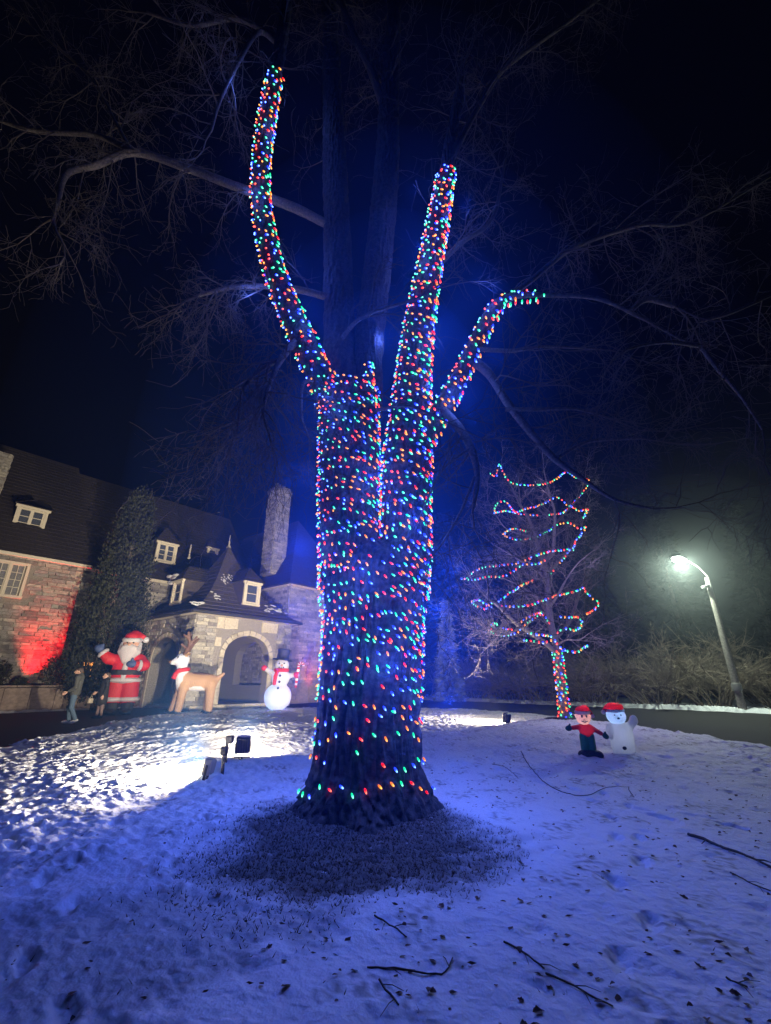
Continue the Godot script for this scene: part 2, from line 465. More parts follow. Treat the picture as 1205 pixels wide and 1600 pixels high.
func make_materials() -> void:
	var fine := noise_tex(0.03, 512, FastNoiseLite.TYPE_SIMPLEX_SMOOTH, 5, 4)
	var coarse := noise_tex(0.012, 512, FastNoiseLite.TYPE_SIMPLEX_SMOOTH, 5, 9)
	tri_map(mat("snow", Color.WHITE, 0.75, true), 0.9, null, fine, 0.8)
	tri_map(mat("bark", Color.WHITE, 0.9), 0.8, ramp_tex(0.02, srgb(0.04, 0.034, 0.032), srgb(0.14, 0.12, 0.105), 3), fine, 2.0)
	tri_map(mat("limb_bark", Color.WHITE, 0.9), 1.2, ramp_tex(0.03, srgb(0.08, 0.068, 0.058), srgb(0.19, 0.16, 0.135), 5), fine, 1.0)
	tri_map(mat("young_bark", Color.WHITE, 0.9), 1.2, ramp_tex(0.03, srgb(0.2, 0.17, 0.155), srgb(0.38, 0.33, 0.3), 6), fine, 1.0)
	mat("twig_bark", srgb(0.075, 0.062, 0.052), 0.9)
	mat("stick_bark", srgb(0.09, 0.078, 0.07), 0.9)
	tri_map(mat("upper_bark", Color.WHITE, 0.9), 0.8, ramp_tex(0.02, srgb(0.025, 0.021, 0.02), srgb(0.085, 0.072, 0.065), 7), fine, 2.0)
	mat("wire", srgb(0.01, 0.03, 0.015), 0.5)
	tri_map(mat("asphalt", Color.WHITE, 0.9), 0.6, ramp_tex(0.05, srgb(0.018, 0.017, 0.017), srgb(0.04, 0.038, 0.036), 11), fine, 0.6)
	tri_map(mat("soil", Color.WHITE, 0.95), 0.3, ramp_tex(0.03, srgb(0.03, 0.027, 0.02), srgb(0.09, 0.085, 0.075), 13), coarse, 3.0)
	var tone := [Vector3(0.36, 0.335, 0.285), Vector3(0.29, 0.27, 0.235), Vector3(0.21, 0.19, 0.17), Vector3(0.42, 0.39, 0.33), Vector3(0.3, 0.285, 0.265)]
	for k in 5:
		var q: Vector3 = tone[k]
		tri_map(mat("stone%d" % k, Color.WHITE, 0.9), 0.8, ramp_tex(0.03, srgb(q.x * 0.75, q.y * 0.75, q.z * 0.75), srgb(q.x * 1.2, q.y * 1.2, q.z * 1.2), 20 + k, 256), fine, 1.5)
	tri_map(mat("ashlar", Color.WHITE, 0.85), 0.7, ramp_tex(0.02, srgb(0.42, 0.37, 0.28), srgb(0.55, 0.49, 0.39), 31), fine, 0.5)
	tri_map(mat("mortar", Color.WHITE, 0.95), 0.8, ramp_tex(0.03, srgb(0.2, 0.18, 0.15), srgb(0.32, 0.29, 0.25), 33), fine, 1.0)
	tri_map(mat("shingle", Color.WHITE, 0.85), 0.9, ramp_tex(0.03, srgb(0.02, 0.016, 0.014), srgb(0.05, 0.038, 0.032), 35), fine, 0.8)
	tri_map(mat("shingle_pale", Color.WHITE, 0.85), 0.9, ramp_tex(0.03, srgb(0.045, 0.036, 0.031), srgb(0.1, 0.08, 0.068), 36), fine, 0.8)
	mat("trim", srgb(0.62, 0.56, 0.44), 0.6)
	mat("dark_trim", srgb(0.03, 0.028, 0.026), 0.5)
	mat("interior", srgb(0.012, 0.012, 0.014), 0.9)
	var pane := mat("pane", Color(0.55, 0.6, 0.7, 0.12), 0.04)
	pane.transparency = BaseMaterial3D.TRANSPARENCY_ALPHA
	mat("black_plastic", srgb(0.02, 0.02, 0.022), 0.4)
	mat("metal_grey", srgb(0.25, 0.25, 0.24), 0.5)
	tri_map(mat("pole_wood", Color.WHITE, 0.85), 0.8, ramp_tex(0.02, srgb(0.22, 0.2, 0.175), srgb(0.34, 0.315, 0.28), 41), fine, 0.8)
	tri_map(mat("slab", Color.WHITE, 0.85), 0.5, ramp_tex(0.02, srgb(0.25, 0.19, 0.155), srgb(0.37, 0.29, 0.24), 43), fine, 0.6)
	mat("leaf_brown", srgb(0.15, 0.085, 0.06), 0.8)
	mat("grass_dry", Color.WHITE, 0.9, true)
	mat("foliage", Color.WHITE, 0.8, true)
	mat("brush", Color.WHITE, 0.9, true)
	mat("painted", Color.WHITE, 0.75, true)
	# the four bulb colours, each hottest towards its tip
	glow_grad("bulb_red", srgb(0.6, 0.003, 0.004), srgb(1.0, 0.15, 0.09), 3.6)
	glow_grad("bulb_amber", srgb(0.55, 0.11, 0.003), srgb(1.0, 0.45, 0.1), 2.9)
	glow_grad("bulb_green", srgb(0.002, 0.45, 0.16), srgb(0.2, 1.0, 0.6), 3.0)
	glow_grad("bulb_blue", srgb(0.006, 0.02, 0.8), srgb(0.14, 0.3, 1.0), 6.0)


# ------------------------------------------------------------------ curves
func catmull(a: Vector3, b: Vector3, d: Vector3, e: Vector3, t: float) -> Vector3:
	return 0.5 * (2.0 * b + (d - a) * t + (2.0 * a - 5.0 * b + 4.0 * d - e) * t * t + (3.0 * b - a - 3.0 * d + e) * t * t * t)


# flat list x, y, z, r -> [points, radii], evenly stepped
func smooth_path(flat: Array, step: float) -> Array:
	var m := flat.size() / 4
	var P := PackedVector3Array()
	var R := PackedFloat32Array()
	var pt := func(i): return Vector3(flat[i * 4], flat[i * 4 + 1], flat[i * 4 + 2])
	for i in m - 1:
		var b: Vector3 = pt.call(i)
		var d: Vector3 = pt.call(i + 1)
		var a: Vector3 = pt.call(i - 1) if i else b * 2.0 - d
		var e: Vector3 = pt.call(i + 2) if i + 2 < m else d * 2.0 - b
		var k := maxi(1, int(ceil(b.distance_to(d) / step)))
		for j in k:
			var t := float(j) / k
			P.append(catmull(a, b, d, e, t))
			R.append(lerpf(flat[i * 4 + 3], flat[i * 4 + 7], t))
	P.append(pt.call(m - 1))
	R.append(flat[m * 4 - 1])
	return [P, R]


func ground_h(x: float, z: float) -> float:
	var u := clampf((-z - 7.0) / 9.0, 0.0, 1.0)
	return 0.3 * u * u * (3.0 - 2.0 * u)


func smoother(a: float, b: float, x: float) -> float:
	var t := clampf((x - a) / (b - a), 0.0, 1.0)
	return t * t * (3.0 - 2.0 * t)


const TREE_LAMP := 0.74
const STREET_LAMP := 56.0
const FLOOD := 100.0


func _ready() -> void:
	var cam := Camera3D.new()
	cam.name = "camera"
	add_child(cam)
	cam.position = EYE
	cam.rotation_degrees.x = 21.29
	cam.fov = 2.0 * rad_to_deg(atan(800.0 / 680.0))
	cam.near = 0.05
	cam.far = 500.0
	cam.current = true
	var sky := ProceduralSkyMaterial.new()
	sky.sky_top_color = Color(0.006, 0.006, 0.02)
	sky.sky_horizon_color = Color(0.008, 0.008, 0.024)
	sky.ground_bottom_color = Color(0.01, 0.01, 0.015)
	sky.ground_horizon_color = Color(0.008, 0.008, 0.024)
	sky.sun_angle_max = 0.0
	var env := Environment.new()
	env.background_mode = Environment.BG_SKY
	env.sky = Sky.new()
	env.sky.sky_material = sky
	env.tonemap_mode = Environment.TONE_MAPPER_LINEAR
	env.tonemap_exposure = 1.0
	env.sdfgi_enabled = true
	env.ssao_enabled = true
	env.ssil_enabled = true
	# damp night air that the lamps light up
	env.fog_enabled = true
	env.fog_density = 0.0003
	env.volumetric_fog_enabled = true
	env.volumetric_fog_density = 0.0
	env.fog_light_color = Color(0.85, 0.9, 1.0)
	var we := WorldEnvironment.new()
	we.name = "surroundings"
	we.environment = env
	add_child(we)
	noise_a.noise_type = FastNoiseLite.TYPE_SIMPLEX_SMOOTH
	noise_a.frequency = 0.06
	noise_a.fractal_octaves = 2
	noise_a.seed = 4
	noise_b.noise_type = FastNoiseLite.TYPE_SIMPLEX_SMOOTH
	noise_b.frequency = 0.1
	noise_b.fractal_octaves = 2
	noise_b.seed = 12
	noise_c.noise_type = FastNoiseLite.TYPE_CELLULAR
	noise_c.cellular_return_type = FastNoiseLite.RETURN_DISTANCE
	noise_c.frequency = 0.1
	noise_c.fractal_type = FastNoiseLite.FRACTAL_NONE
	noise_c.seed = 2
	make_materials()
	mat("trim_snow", srgb(0.6, 0.61, 0.63), 0.9)
	glow("lit_window", Color(1.0, 0.6, 0.2), 1.2)
	glow("red_face", Color(1.0, 0.05, 0.05), 3.0)
	glow("lamp_lens", Color(0.95, 1.0, 0.95), 30.0)
	glow("flood_face", Color(1.0, 0.92, 0.75), 10.0)
	mat("beige", srgb(0.45, 0.4, 0.3), 0.5)
	mat("pale_metal", srgb(0.5, 0.5, 0.48), 0.5)
	build_ground()
	build_house()
	build_tree()
	build_young_tree()
	build_woods()
	build_evergreen()
	build_house_things()
	build_grass()
	build_mist()
	build_street_lamp()
	build_lamps()
	build_tree_lights()
	build_figures()
	build_people()
	build_litter()
	build_flecks()


# ------------------------------------------------------------------ ground
var lawn_poly := PackedVector2Array()


func lawn_inside(x: float, z: float) -> float:   # metres inside the edge of the lawn, negative outside
	var p := Vector2(x, z)
	var best := 1e9
	var m := lawn_poly.size()
	for k in m:
		var q := Geometry2D.get_closest_point_to_segment(p, lawn_poly[k], lawn_poly[(k + 1) % m])
		best = minf(best, p.distance_squared_to(q))
	var d := sqrt(best)
	return d if Geometry2D.is_point_in_polygon(p, lawn_poly) else -d


func bare(x: float, z: float) -> float:   # 1 where grass shows round the trunk and in worn spots
	var q := Vector2((x + 0.32) / 1.75, (z + 5.75) / 1.7)
	var d := q.length() + noise_a.get_noise_2d(x * 9.0, z * 9.0) * 0.22 + noise_b.get_noise_2d(x * 30.0, z * 30.0) * 0.1
	var g := 1.0 - smoother(0.6, 1.12, d)
	var worn := Vector2((x + 2.2) / 2.0, (z + 3.1) / 1.0).length() + noise_a.get_noise_2d(x * 10.0, z * 10.0) * 0.9 + noise_b.get_noise_2d(x * 25.0, z * 25.0) * 0.3
	g = maxf(g, 0.42 * (1.0 - smoother(0.6, 1.1, worn)))
	return g


var prints := {}   # footprints, by half-metre cell: [place, heading]


func tread() -> void:
	rng.seed = 17
	for trail in [[Vector2(-7.2, -5.4), Vector2(-3.3, -8.6), Vector2(-3.2, -10.4)], [Vector2(0.9, -2.2), Vector2(2.6, -5.6), Vector2(4.2, -9.6)], [Vector2(-1.4, -2.4), Vector2(-2.9, -4.8), Vector2(-5.4, -7.2), Vector2(-6.6, -11.0)], [Vector2(5.2, -4.6), Vector2(3.2, -6.6), Vector2(2.2, -9.4)]]:
		var side := 1.0
		for k in trail.size() - 1:
			var a: Vector2 = trail[k]
			var b: Vector2 = trail[k + 1]
			var d := (b - a).normalized()
			var run := 0.0
			while run < a.distance_to(b):
				var p := a + d * run + d.orthogonal() * (0.11 * side + rng.randf_range(-0.03, 0.03))
				side = -side
				run += rng.randf_range(0.55, 0.72)
				var head := d.rotated(rng.randf_range(-0.2, 0.2))
				for i in [-1, 0, 1]:
					for j in [-1, 0, 1]:
						var cell := Vector2i(int(floor(p.x * 2.0)) + i, int(floor(p.y * 2.0)) + j)
						if not prints.has(cell):
							prints[cell] = []
						prints[cell].append([p, head])


func print_dent(x: float, z: float) -> float:
	var cell := Vector2i(int(floor(x * 2.0)), int(floor(z * 2.0)))
	if not prints.has(cell):
		return 0.0
	var deep := 0.0
	for q in prints[cell]:
		var r: Vector2 = Vector2(x, z) - q[0]
		var h: Vector2 = q[1]
		var u := r.dot(h)
		var w := r.dot(h.orthogonal())
		var e := Vector2(u / 0.155, w / (0.062 if u > -0.03 else 0.05)).length()
		deep = maxf(deep, 1.0 - smoother(0.7, 1.15, e))
		deep -= 0.3 * smoother(1.0, 1.3, e) * (1.0 - smoother(1.3, 1.8, e))
	return deep


func lawn_y(x: float, z: float) -> float:
	var d := -z
	var y := ground_h(x, z) + 0.06
	var rough := smoother(-0.2, -2.6, x) * smoother(3.2, 5.2, d) + smoother(7.5, 10.0, d) * 0.8
	rough = clampf(rough, 0.0, 1.0)
	var lump := noise_c.get_noise_2d(x * 110.0, z * 110.0)
	var lump2 := noise_c.get_noise_2d(x * 55.0 + 30.0, z * 55.0)
	var soft := noise_a.get_noise_2d(x * 8.0, z * 8.0)
	var fine := noise_b.get_noise_2d(x * 130.0, z * 130.0)
	var mid := noise_b.get_noise_2d(x * 44.0 + 40.0, z * 44.0)
	y += soft * 0.02
	rough *= 0.75 + 0.9 * noise_a.get_noise_2d(x * 11.0 - 60.0, z * 11.0)
	y += rough * (mid * 0.03 - lump * 0.03 - lump2 * 0.035 + fine * 0.014) + (1.0 - rough) * (mid * 0.009 + fine * 0.006 - lump * 0.003)
	# trodden dents
	var dent := noise_a.get_noise_2d(x * 34.0 + 9.0, z * 34.0)
	y -= smoother(0.3, 0.6, dent) * lerpf(0.014, 0.035, rough)
	y -= print_dent(x, z) * 0.034
	var g := bare(x, z)
	y -= g * 0.04
	y += g * fine * 0.02
	return y


func build_ground() -> void:
	for k in range(0, LAWN.size(), 2):
		lawn_poly.append(Vector2(LAWN[k], LAWN[k + 1]))
	tread()
	# the ground sheet to the horizon
	var mb := MB.new()
	var ys := [[-260, -36], [-36, -24], [-24, -16], [-16, -12], [-12, -9], [-9, -7], [-7, 40]]
	for q in ys:
		mb.quad(Vector3(-260, ground_h(0, q[0]) - 0.06, q[0]), Vector3(260, ground_h(0, q[0]) - 0.06, q[0]), Vector3(260, ground_h(0, q[1]) - 0.06, q[1]), Vector3(-260, ground_h(0, q[1]) - 0.06, q[1]))
	var g := part("ground", mb.mesh(M.soil), self)
	g.set_meta("kind", "structure")
	# the driveway that loops round the lawn
	mb = MB.new()
	var zs := []
	var z := -40.0
	while z < 12.0:
		zs.append(z)
		z += 1.0
	for k in zs.size() - 1:
		for j in 15:
			var x0 := -42.0 + j * 5.0
			var a: float = zs[k]
			var b: float = zs[k + 1]
			mb.quad(Vector3(x0, ground_h(0, a), a), Vector3(x0 + 5, ground_h(0, a), a), Vector3(x0 + 5, ground_h(0, b), b), Vector3(x0, ground_h(0, b), b))
	g = part("driveway", mb.mesh(M.asphalt), self)
	g.set_meta("kind", "structure")
	# the snowy lawn
	var xs := PackedFloat32Array()
	var x := -9.8
	while x < 10.6:
		xs.append(x)
		x += 0.036
	zs = []
	z = 6.0
	while z > -25.2:
		zs.append(z)
		z -= 0.5 if z > -2.4 else lerpf(0.034, 0.1, smoother(3.0, 22.0, -z))
	var W := xs.size()
	var Hn := zs.size()
	var v := PackedVector3Array()
	var n := PackedVector3Array()
	var c := PackedColorArray()
	var inside := PackedFloat32Array()
	v.resize(W * Hn); n.resize(W * Hn); c.resize(W * Hn); inside.resize(W * Hn)
	# distance to the edge on a coarse grid, read off between
	var cw := 60
	var chh := 90
	var coarse := PackedFloat32Array()
	for j in chh + 1:
		for i in cw + 1:
			coarse.append(lawn_inside(-9.8 + 20.6 * i / cw, 6.0 - 31.4 * j / chh))
	for j in Hn:
		var zz: float = zs[j]
		var fj := (6.0 - zz) / 31.4 * chh
		var j0 := mini(int(fj), chh - 1)
		fj -= j0
		for i in W:
			var xx := xs[i]
			var fi := (xx + 9.8) / 20.6 * cw
			var i0 := mini(int(fi), cw - 1)
			fi -= i0
			var o := j0 * (cw + 1) + i0
			var s := lerpf(lerpf(coarse[o], coarse[o + 1], fi), lerpf(coarse[o + cw + 1], coarse[o + cw + 2], fi), fj)
			s += noise_a.get_noise_2d(xx * 12.0, zz * 12.0) * 0.35 + noise_b.get_noise_2d(xx * 40.0, zz * 40.0) * 0.12
			inside[j * W + i] = s
			var y := -0.08
			if s > -0.35:
				y = lawn_y(xx, zz)
				y = lerpf(ground_h(xx, zz) - 0.05, y, smoother(-0.15, 0.3, s))
			v[j * W + i] = Vector3(xx, y, zz)
			var b := bare(xx, zz) if s > -0.3 else 0.0
			var f := noise_b.get_noise_2d(xx * 110.0, zz * 110.0)
			var thin := smoother(0.1, 0.5, noise_a.get_noise_2d(xx * 20.0 + 70.0, zz * 20.0)) * smoother(0.0, 0.35, f) * 0.65
			var share := clampf(maxf(b * smoother(-0.75, -0.25, f + b * 0.25), thin), 0.0, 0.95)
			c[j * W + i] = Color(0.8, 0.82, 0.85).lerp(Color(0.06, 0.05, 0.042), share)
	var ix := PackedInt32Array()
	for j in Hn - 1:
		for i in W - 1:
			var o := j * W + i
			if inside[o] > -0.3:
				ix.append(o); ix.append(o + W); ix.append(o + 1)
				ix.append(o + 1); ix.append(o + W); ix.append(o + W + 1)
	for j in Hn:
		for i in W:
			var o := j * W + i
			var l := v[o - 1] if i else v[o]
			var r := v[o + 1] if i < W - 1 else v[o]
			var u := v[o - W] if j else v[o]
			var d := v[o + W] if j < Hn - 1 else v[o]
			n[o] = (u - d).cross(r - l).normalized()
			if n[o].y < 0.0:
				n[o] = -n[o]
	var arr := []
	arr.resize(Mesh.ARRAY_MAX)
	arr[Mesh.ARRAY_VERTEX] = v
	arr[Mesh.ARRAY_NORMAL] = n
	arr[Mesh.ARRAY_COLOR] = c
	arr[Mesh.ARRAY_INDEX] = ix
	var am := ArrayMesh.new()
	am.add_surface_from_arrays(Mesh.PRIMITIVE_TRIANGLES, arr)
	am.surface_set_material(0, M.snow)
	g = part("snowy_lawn", am, self)
	g.set_meta("kind", "structure")
	# snow beyond the driveway, on the right and far side
	var sb := MB.new()
	sb.tint = Color(0.78, 0.8, 0.83)
	var pts := []
	for k in range(0, FAR_EDGE.size(), 2):
		pts.append(Vector3(FAR_EDGE[k], 0, FAR_EDGE[k + 1]))
	var rows := []
	var fine := []
	for k in pts.size() - 1:
		for j in 40:
			fine.append(pts[k].lerp(pts[k + 1], j / 40.0))
	for q in fine:
		var row := []
		var away := Vector3(0.55, 0, -0.83)
		for s in 16:
			var dist: float = [0.0, 0.12, 0.3, 0.5, 0.75, 1.0, 1.3, 1.7, 2.2, 3.0, 4.0, 6.0, 9.0, 14.0, 24.0, 40.0][s]
			var p: Vector3 = q + away * (dist + noise_a.get_noise_2d(q.x * 18.0, q.z * 18.0) * 0.5)
			p.y = 0.28 + 0.2 * smoother(0.0, 0.5, dist) - 0.1 * smoother(0.8, 2.5, dist) + noise_b.get_noise_2d(p.x * 26.0, p.z * 26.0) * 0.07 * smoother(0.0, 0.3, dist)
			row.append(p)
		rows.append(row)
	for k in rows.size() - 1:
		for s in 15:
			sb.quad(rows[k][s], rows[k][s + 1], rows[k + 1][s + 1], rows[k + 1][s])
	g = part("snow_bank", sb.mesh(M.snow), self)
	g.set_meta("kind", "structure")
	# a thin line of snow along the foot of the house
	sb = MB.new()
	sb.tint = Color(0.72, 0.73, 0.75)
	for k in 60:
		var t0 := -10.0 + k * 0.2
		for s in 3:
			var q0 := [0.0, 0.18, 0.36, 0.5]
			var hh := [0.0, 0.1, 0.09, 0.0]
			var f := func(t, i): return HOUSE_AT + house_basis * Vector3(t, hh[i] * (0.8 + noise_b.get_noise_2d(t * 50.0, i) * 0.7) + 0.004, -4.95 + q0[i] + noise_a.get_noise_2d(t * 30.0, 3.0) * 0.15)
			sb.quad(f.call(t0, s), f.call(t0 + 0.2, s), f.call(t0 + 0.2, s + 1), f.call(t0, s + 1))
	g = part("snow_strip", sb.mesh(M.snow), self)
	g.set_meta("kind", "structure")


func build_grass() -> void:
	# dead grass round the trunk and where the snow is thin
	var blade := MB.new()
	blade.tri(Vector3(-0.004, 0, 0), Vector3(0.006, 0.055, 0.01), Vector3(0.004, 0, 0))
	blade.tri(Vector3(-0.003, 0.0, 0.002), Vector3(-0.02, 0.04, -0.012), Vector3(0.004, 0, -0.002))
	blade.tri(Vector3(0.0, 0.0, 0.003), Vector3(0.028, 0.03, 0.004), Vector3(0.002, 0, -0.003))
	var mm := MultiMesh.new()
	mm.transform_format = MultiMesh.TRANSFORM_3D
	mm.use_colors = true
	mm.mesh = blade.mesh(M.grass_dry)
	var put := []
	rng.seed = 77
	var tries := 0
	while put.size() < 14000 and tries < 120000:
		tries += 1
		var x := rng.randf_range(-3.6, 2.2)
		var z := rng.randf_range(-8.4, -2.6)
		if rng.randf() < bare(x, z) * (1.0 - smoother(1.0, 1.5, Vector2((x + 0.32) / 1.75, (z + 5.75) / 1.7).length())):
			put.append(Vector3(x, lawn_y(x, z) - 0.004, z))
	for k in 2600:
		var x := rng.randf_range(-7.5, 8.0)
		var z := -2.6 - 11.0 * pow(rng.randf(), 1.4)
		if lawn_inside(x, z) > 0.4 and noise_a.get_noise_2d(x * 20.0 + 70.0, z * 20.0) > 0.15:
			put.append(Vector3(x, lawn_y(x, z) - 0.006, z))
	mm.instance_count = put.size()
	for k in put.size():
		var s := rng.randf_range(0.35, 0.8)
		mm.set_instance_transform(k, Transform3D(Basis.from_euler(Vector3(rng.randf_range(0.6, 1.45), rng.randf() * TAU, 0)).scaled(Vector3(s * 0.9, s * 1.5, s * 0.9)), put[k]))
		var t := rng.randf_range(0.6, 1.4)
		mm.set_instance_color(k, Color(0.06 * t, 0.047 * t, 0.033 * t))
	var o := MultiMeshInstance3D.new()
	o.name = "dead_grass"
	o.multimesh = mm
	add_child(o)
	tag(o, "dry brown grass showing through the snow around the lit trunk", "grass", "", "stuff")


# ------------------------------------------------------------------ the great tree
func trunk_ring(h: float) -> Vector3:   # centre x, half width, flare share
	var m := TRUNK.size() / 3
	for k in m - 1:
		var h0: float = TRUNK[k * 3]
		var h1: float = TRUNK[k * 3 + 3]
		if h <= h1 or k == m - 2:
			var t := clampf((h - h0) / (h1 - h0), 0.0, 1.0)
			return Vector3(lerpf(TRUNK[k * 3 + 1], TRUNK[k * 3 + 4], t), lerpf(TRUNK[k * 3 + 2], TRUNK[k * 3 + 5], t), 0)
	return Vector3.ZERO


func trunk_point(a: float, h: float, out := 0.0) -> Vector3:
	var q := trunk_ring(h)
	var flare := exp(-maxf(h, 0.0) / 0.22) * (0.13 + 0.1 * sin(a * 5.0 + 0.6) + 0.07 * sin(a * 8.0 + 2.0))
	var wave := 0.02 * sin(a * 7.0 + h * 0.7) + 0.014 * sin(a * 13.0 - h)
	var r := q.y * (1.0 + wave) + flare + out
	return Vector3(q.x + cos(a) * r, h, TREE_AT.z + sin(a) * r * 0.96)


func furrow(p: Vector3, s: float) -> float:   # 0 in the clefts, 1 on the ridges
	var w := noise_a.get_noise_3d(p.x * 14.0, p.y * 5.0, p.z * 14.0) * 0.25
	var q := noise_b.get_noise_3d(p.x * 95.0 * s + w * 30.0, p.y * 13.0 * s, p.z * 95.0 * s)
	var q2 := noise_b.get_noise_3d(p.x * 190.0 * s, p.y * 40.0 * s + 50.0, p.z * 190.0 * s)
	return clampf(absf(q) * 2.4, 0.0, 1.0) * 0.8 + q2 * 0.25


func skin(W: int, Hn: int, v: PackedVector3Array, material: Material) -> ArrayMesh:  # W + 1 columns that close, Hn rows
	var n := PackedVector3Array()
	n.resize(v.size())
	var w := W + 1
	var ix := PackedInt32Array()
	for j in Hn:
		for i in w:
			var l := v[j * w + posmod(i - 1, W)]
			var r := v[j * w + (i + 1) % W]
			var d := v[maxi(j - 1, 0) * w + i]
			var u := v[mini(j + 1, Hn - 1) * w + i]
			n[j * w + i] = (u - d).cross(r - l).normalized()
			if j < Hn - 1 and i < W:
				var o := j * w + i
				ix.append(o); ix.append(o + 1); ix.append(o + w)
				ix.append(o + 1); ix.append(o + w + 1); ix.append(o + w)
	var arr := []
	arr.resize(Mesh.ARRAY_MAX)
	arr[Mesh.ARRAY_VERTEX] = v
	arr[Mesh.ARRAY_NORMAL] = n
	arr[Mesh.ARRAY_INDEX] = ix
	var am := ArrayMesh.new()
	am.add_surface_from_arrays(Mesh.PRIMITIVE_TRIANGLES, arr)
	am.surface_set_material(0, material)
	return am


func bark_limb(flat: Array, sides: int, step: float, deep: float, material: Material) -> ArrayMesh:
	var pr := smooth_path(flat, step)
	var P: PackedVector3Array = pr[0]
	var R: PackedFloat32Array = pr[1]
	var v := PackedVector3Array()
	var x := Vector3.RIGHT
	for i in P.size():
		var t := (P[mini(i + 1, P.size() - 1)] - P[maxi(i - 1, 0)]).normalized()
		x = (x - t * x.dot(t)).normalized()
		var y := x.cross(t)
		var bump := 1.0 + 0.06 * noise_a.get_noise_1d(P[i].y * 20.0 + flat[0] * 50.0)
		for k in sides + 1:
			var a := TAU * (k % sides) / sides
			var d := x * cos(a) + y * sin(a)
			var p := P[i] + d * R[i] * bump
			v.append(p + d * (furrow(p, 1.0) - 0.5) * deep * clampf(R[i] * 6.0, 0.1, 1.0))
	var w := sides + 1
	var last := P.size() - 1
	for k in w:   # a closed end
		v.append(P[last] + (v[last * w + k] - P[last]) * 0.05 + (P[last] - P[last - 1]).normalized() * R[last] * 0.5)
	return skin(sides, P.size() + 1, v, material)


func grow(mb: MB, at: Vector3, dir: Vector3, length: float, r: float, level: int, droop: float) -> void:
	var m := 5 if level < 2 else 4
	var P := PackedVector3Array([at])
	var R := PackedFloat32Array([r])
	var d := dir
	var kids := []
	for i in m:
		d = (d + Vector3(rng.randf_range(-1, 1), rng.randf_range(-1, 1), rng.randf_range(-1, 1)) * 0.33 + Vector3(0, -droop, 0)).normalized()
		P.append(P[i] + d * length / m)
		R.append(maxf(r * (1.0 - 0.7 * (i + 1) / m), 0.003))
		if level < 3:
			kids.append([P[i + 1], d, R[i + 1]])
	mb.tube(P, R, 4 if level < 1 else 3, false)
	for q in kids:
		var count: int = [2, 2, 2][level]
		for k in count:
			if rng.randf() < [0.85, 0.8, 0.55][level]:
				var side := Vector3(rng.randf_range(-1, 1), rng.randf_range(-1, 1), rng.randf_range(-1, 1)).normalized()
				var nd: Vector3 = (q[1] * 0.75 + side * 0.9).normalized()
				grow(mb, q[0], nd, length * rng.randf_range(0.35, 0.62), maxf(q[2] * 0.72, 0.0042), level + 1, droop)


func twigs_along(mb: MB, flat: Array, per_metre: float, length: float, from := 0.2, droop := 0.06) -> void:
	var pr := smooth_path(flat, 0.25)
	var P: PackedVector3Array = pr[0]
	var R: PackedFloat32Array = pr[1]
	for i in range(int(P.size() * from), P.size()):
		if rng.randf() > per_metre * 0.25:
			continue
		var t := (P[mini(i + 1, P.size() - 1)] - P[maxi(i - 1, 0)]).normalized()
		var side := Vector3(rng.randf_range(-1, 1), rng.randf_range(-1, 1), rng.randf_range(-0.8, 0.8))
		side = (side - t * side.dot(t)).normalized()
		grow(mb, P[i], (side + t * 0.7).normalized(), length * rng.randf_range(0.6, 1.3), clampf(R[i] * 0.5, 0.01, 0.02), 1, droop)
	grow(mb, P[P.size() - 1], (P[P.size() - 1] - P[P.size() - 2]).normalized(), length * 1.1, clampf(R[R.size() - 1] * 0.9, 0.012, 0.022), 1, droop)


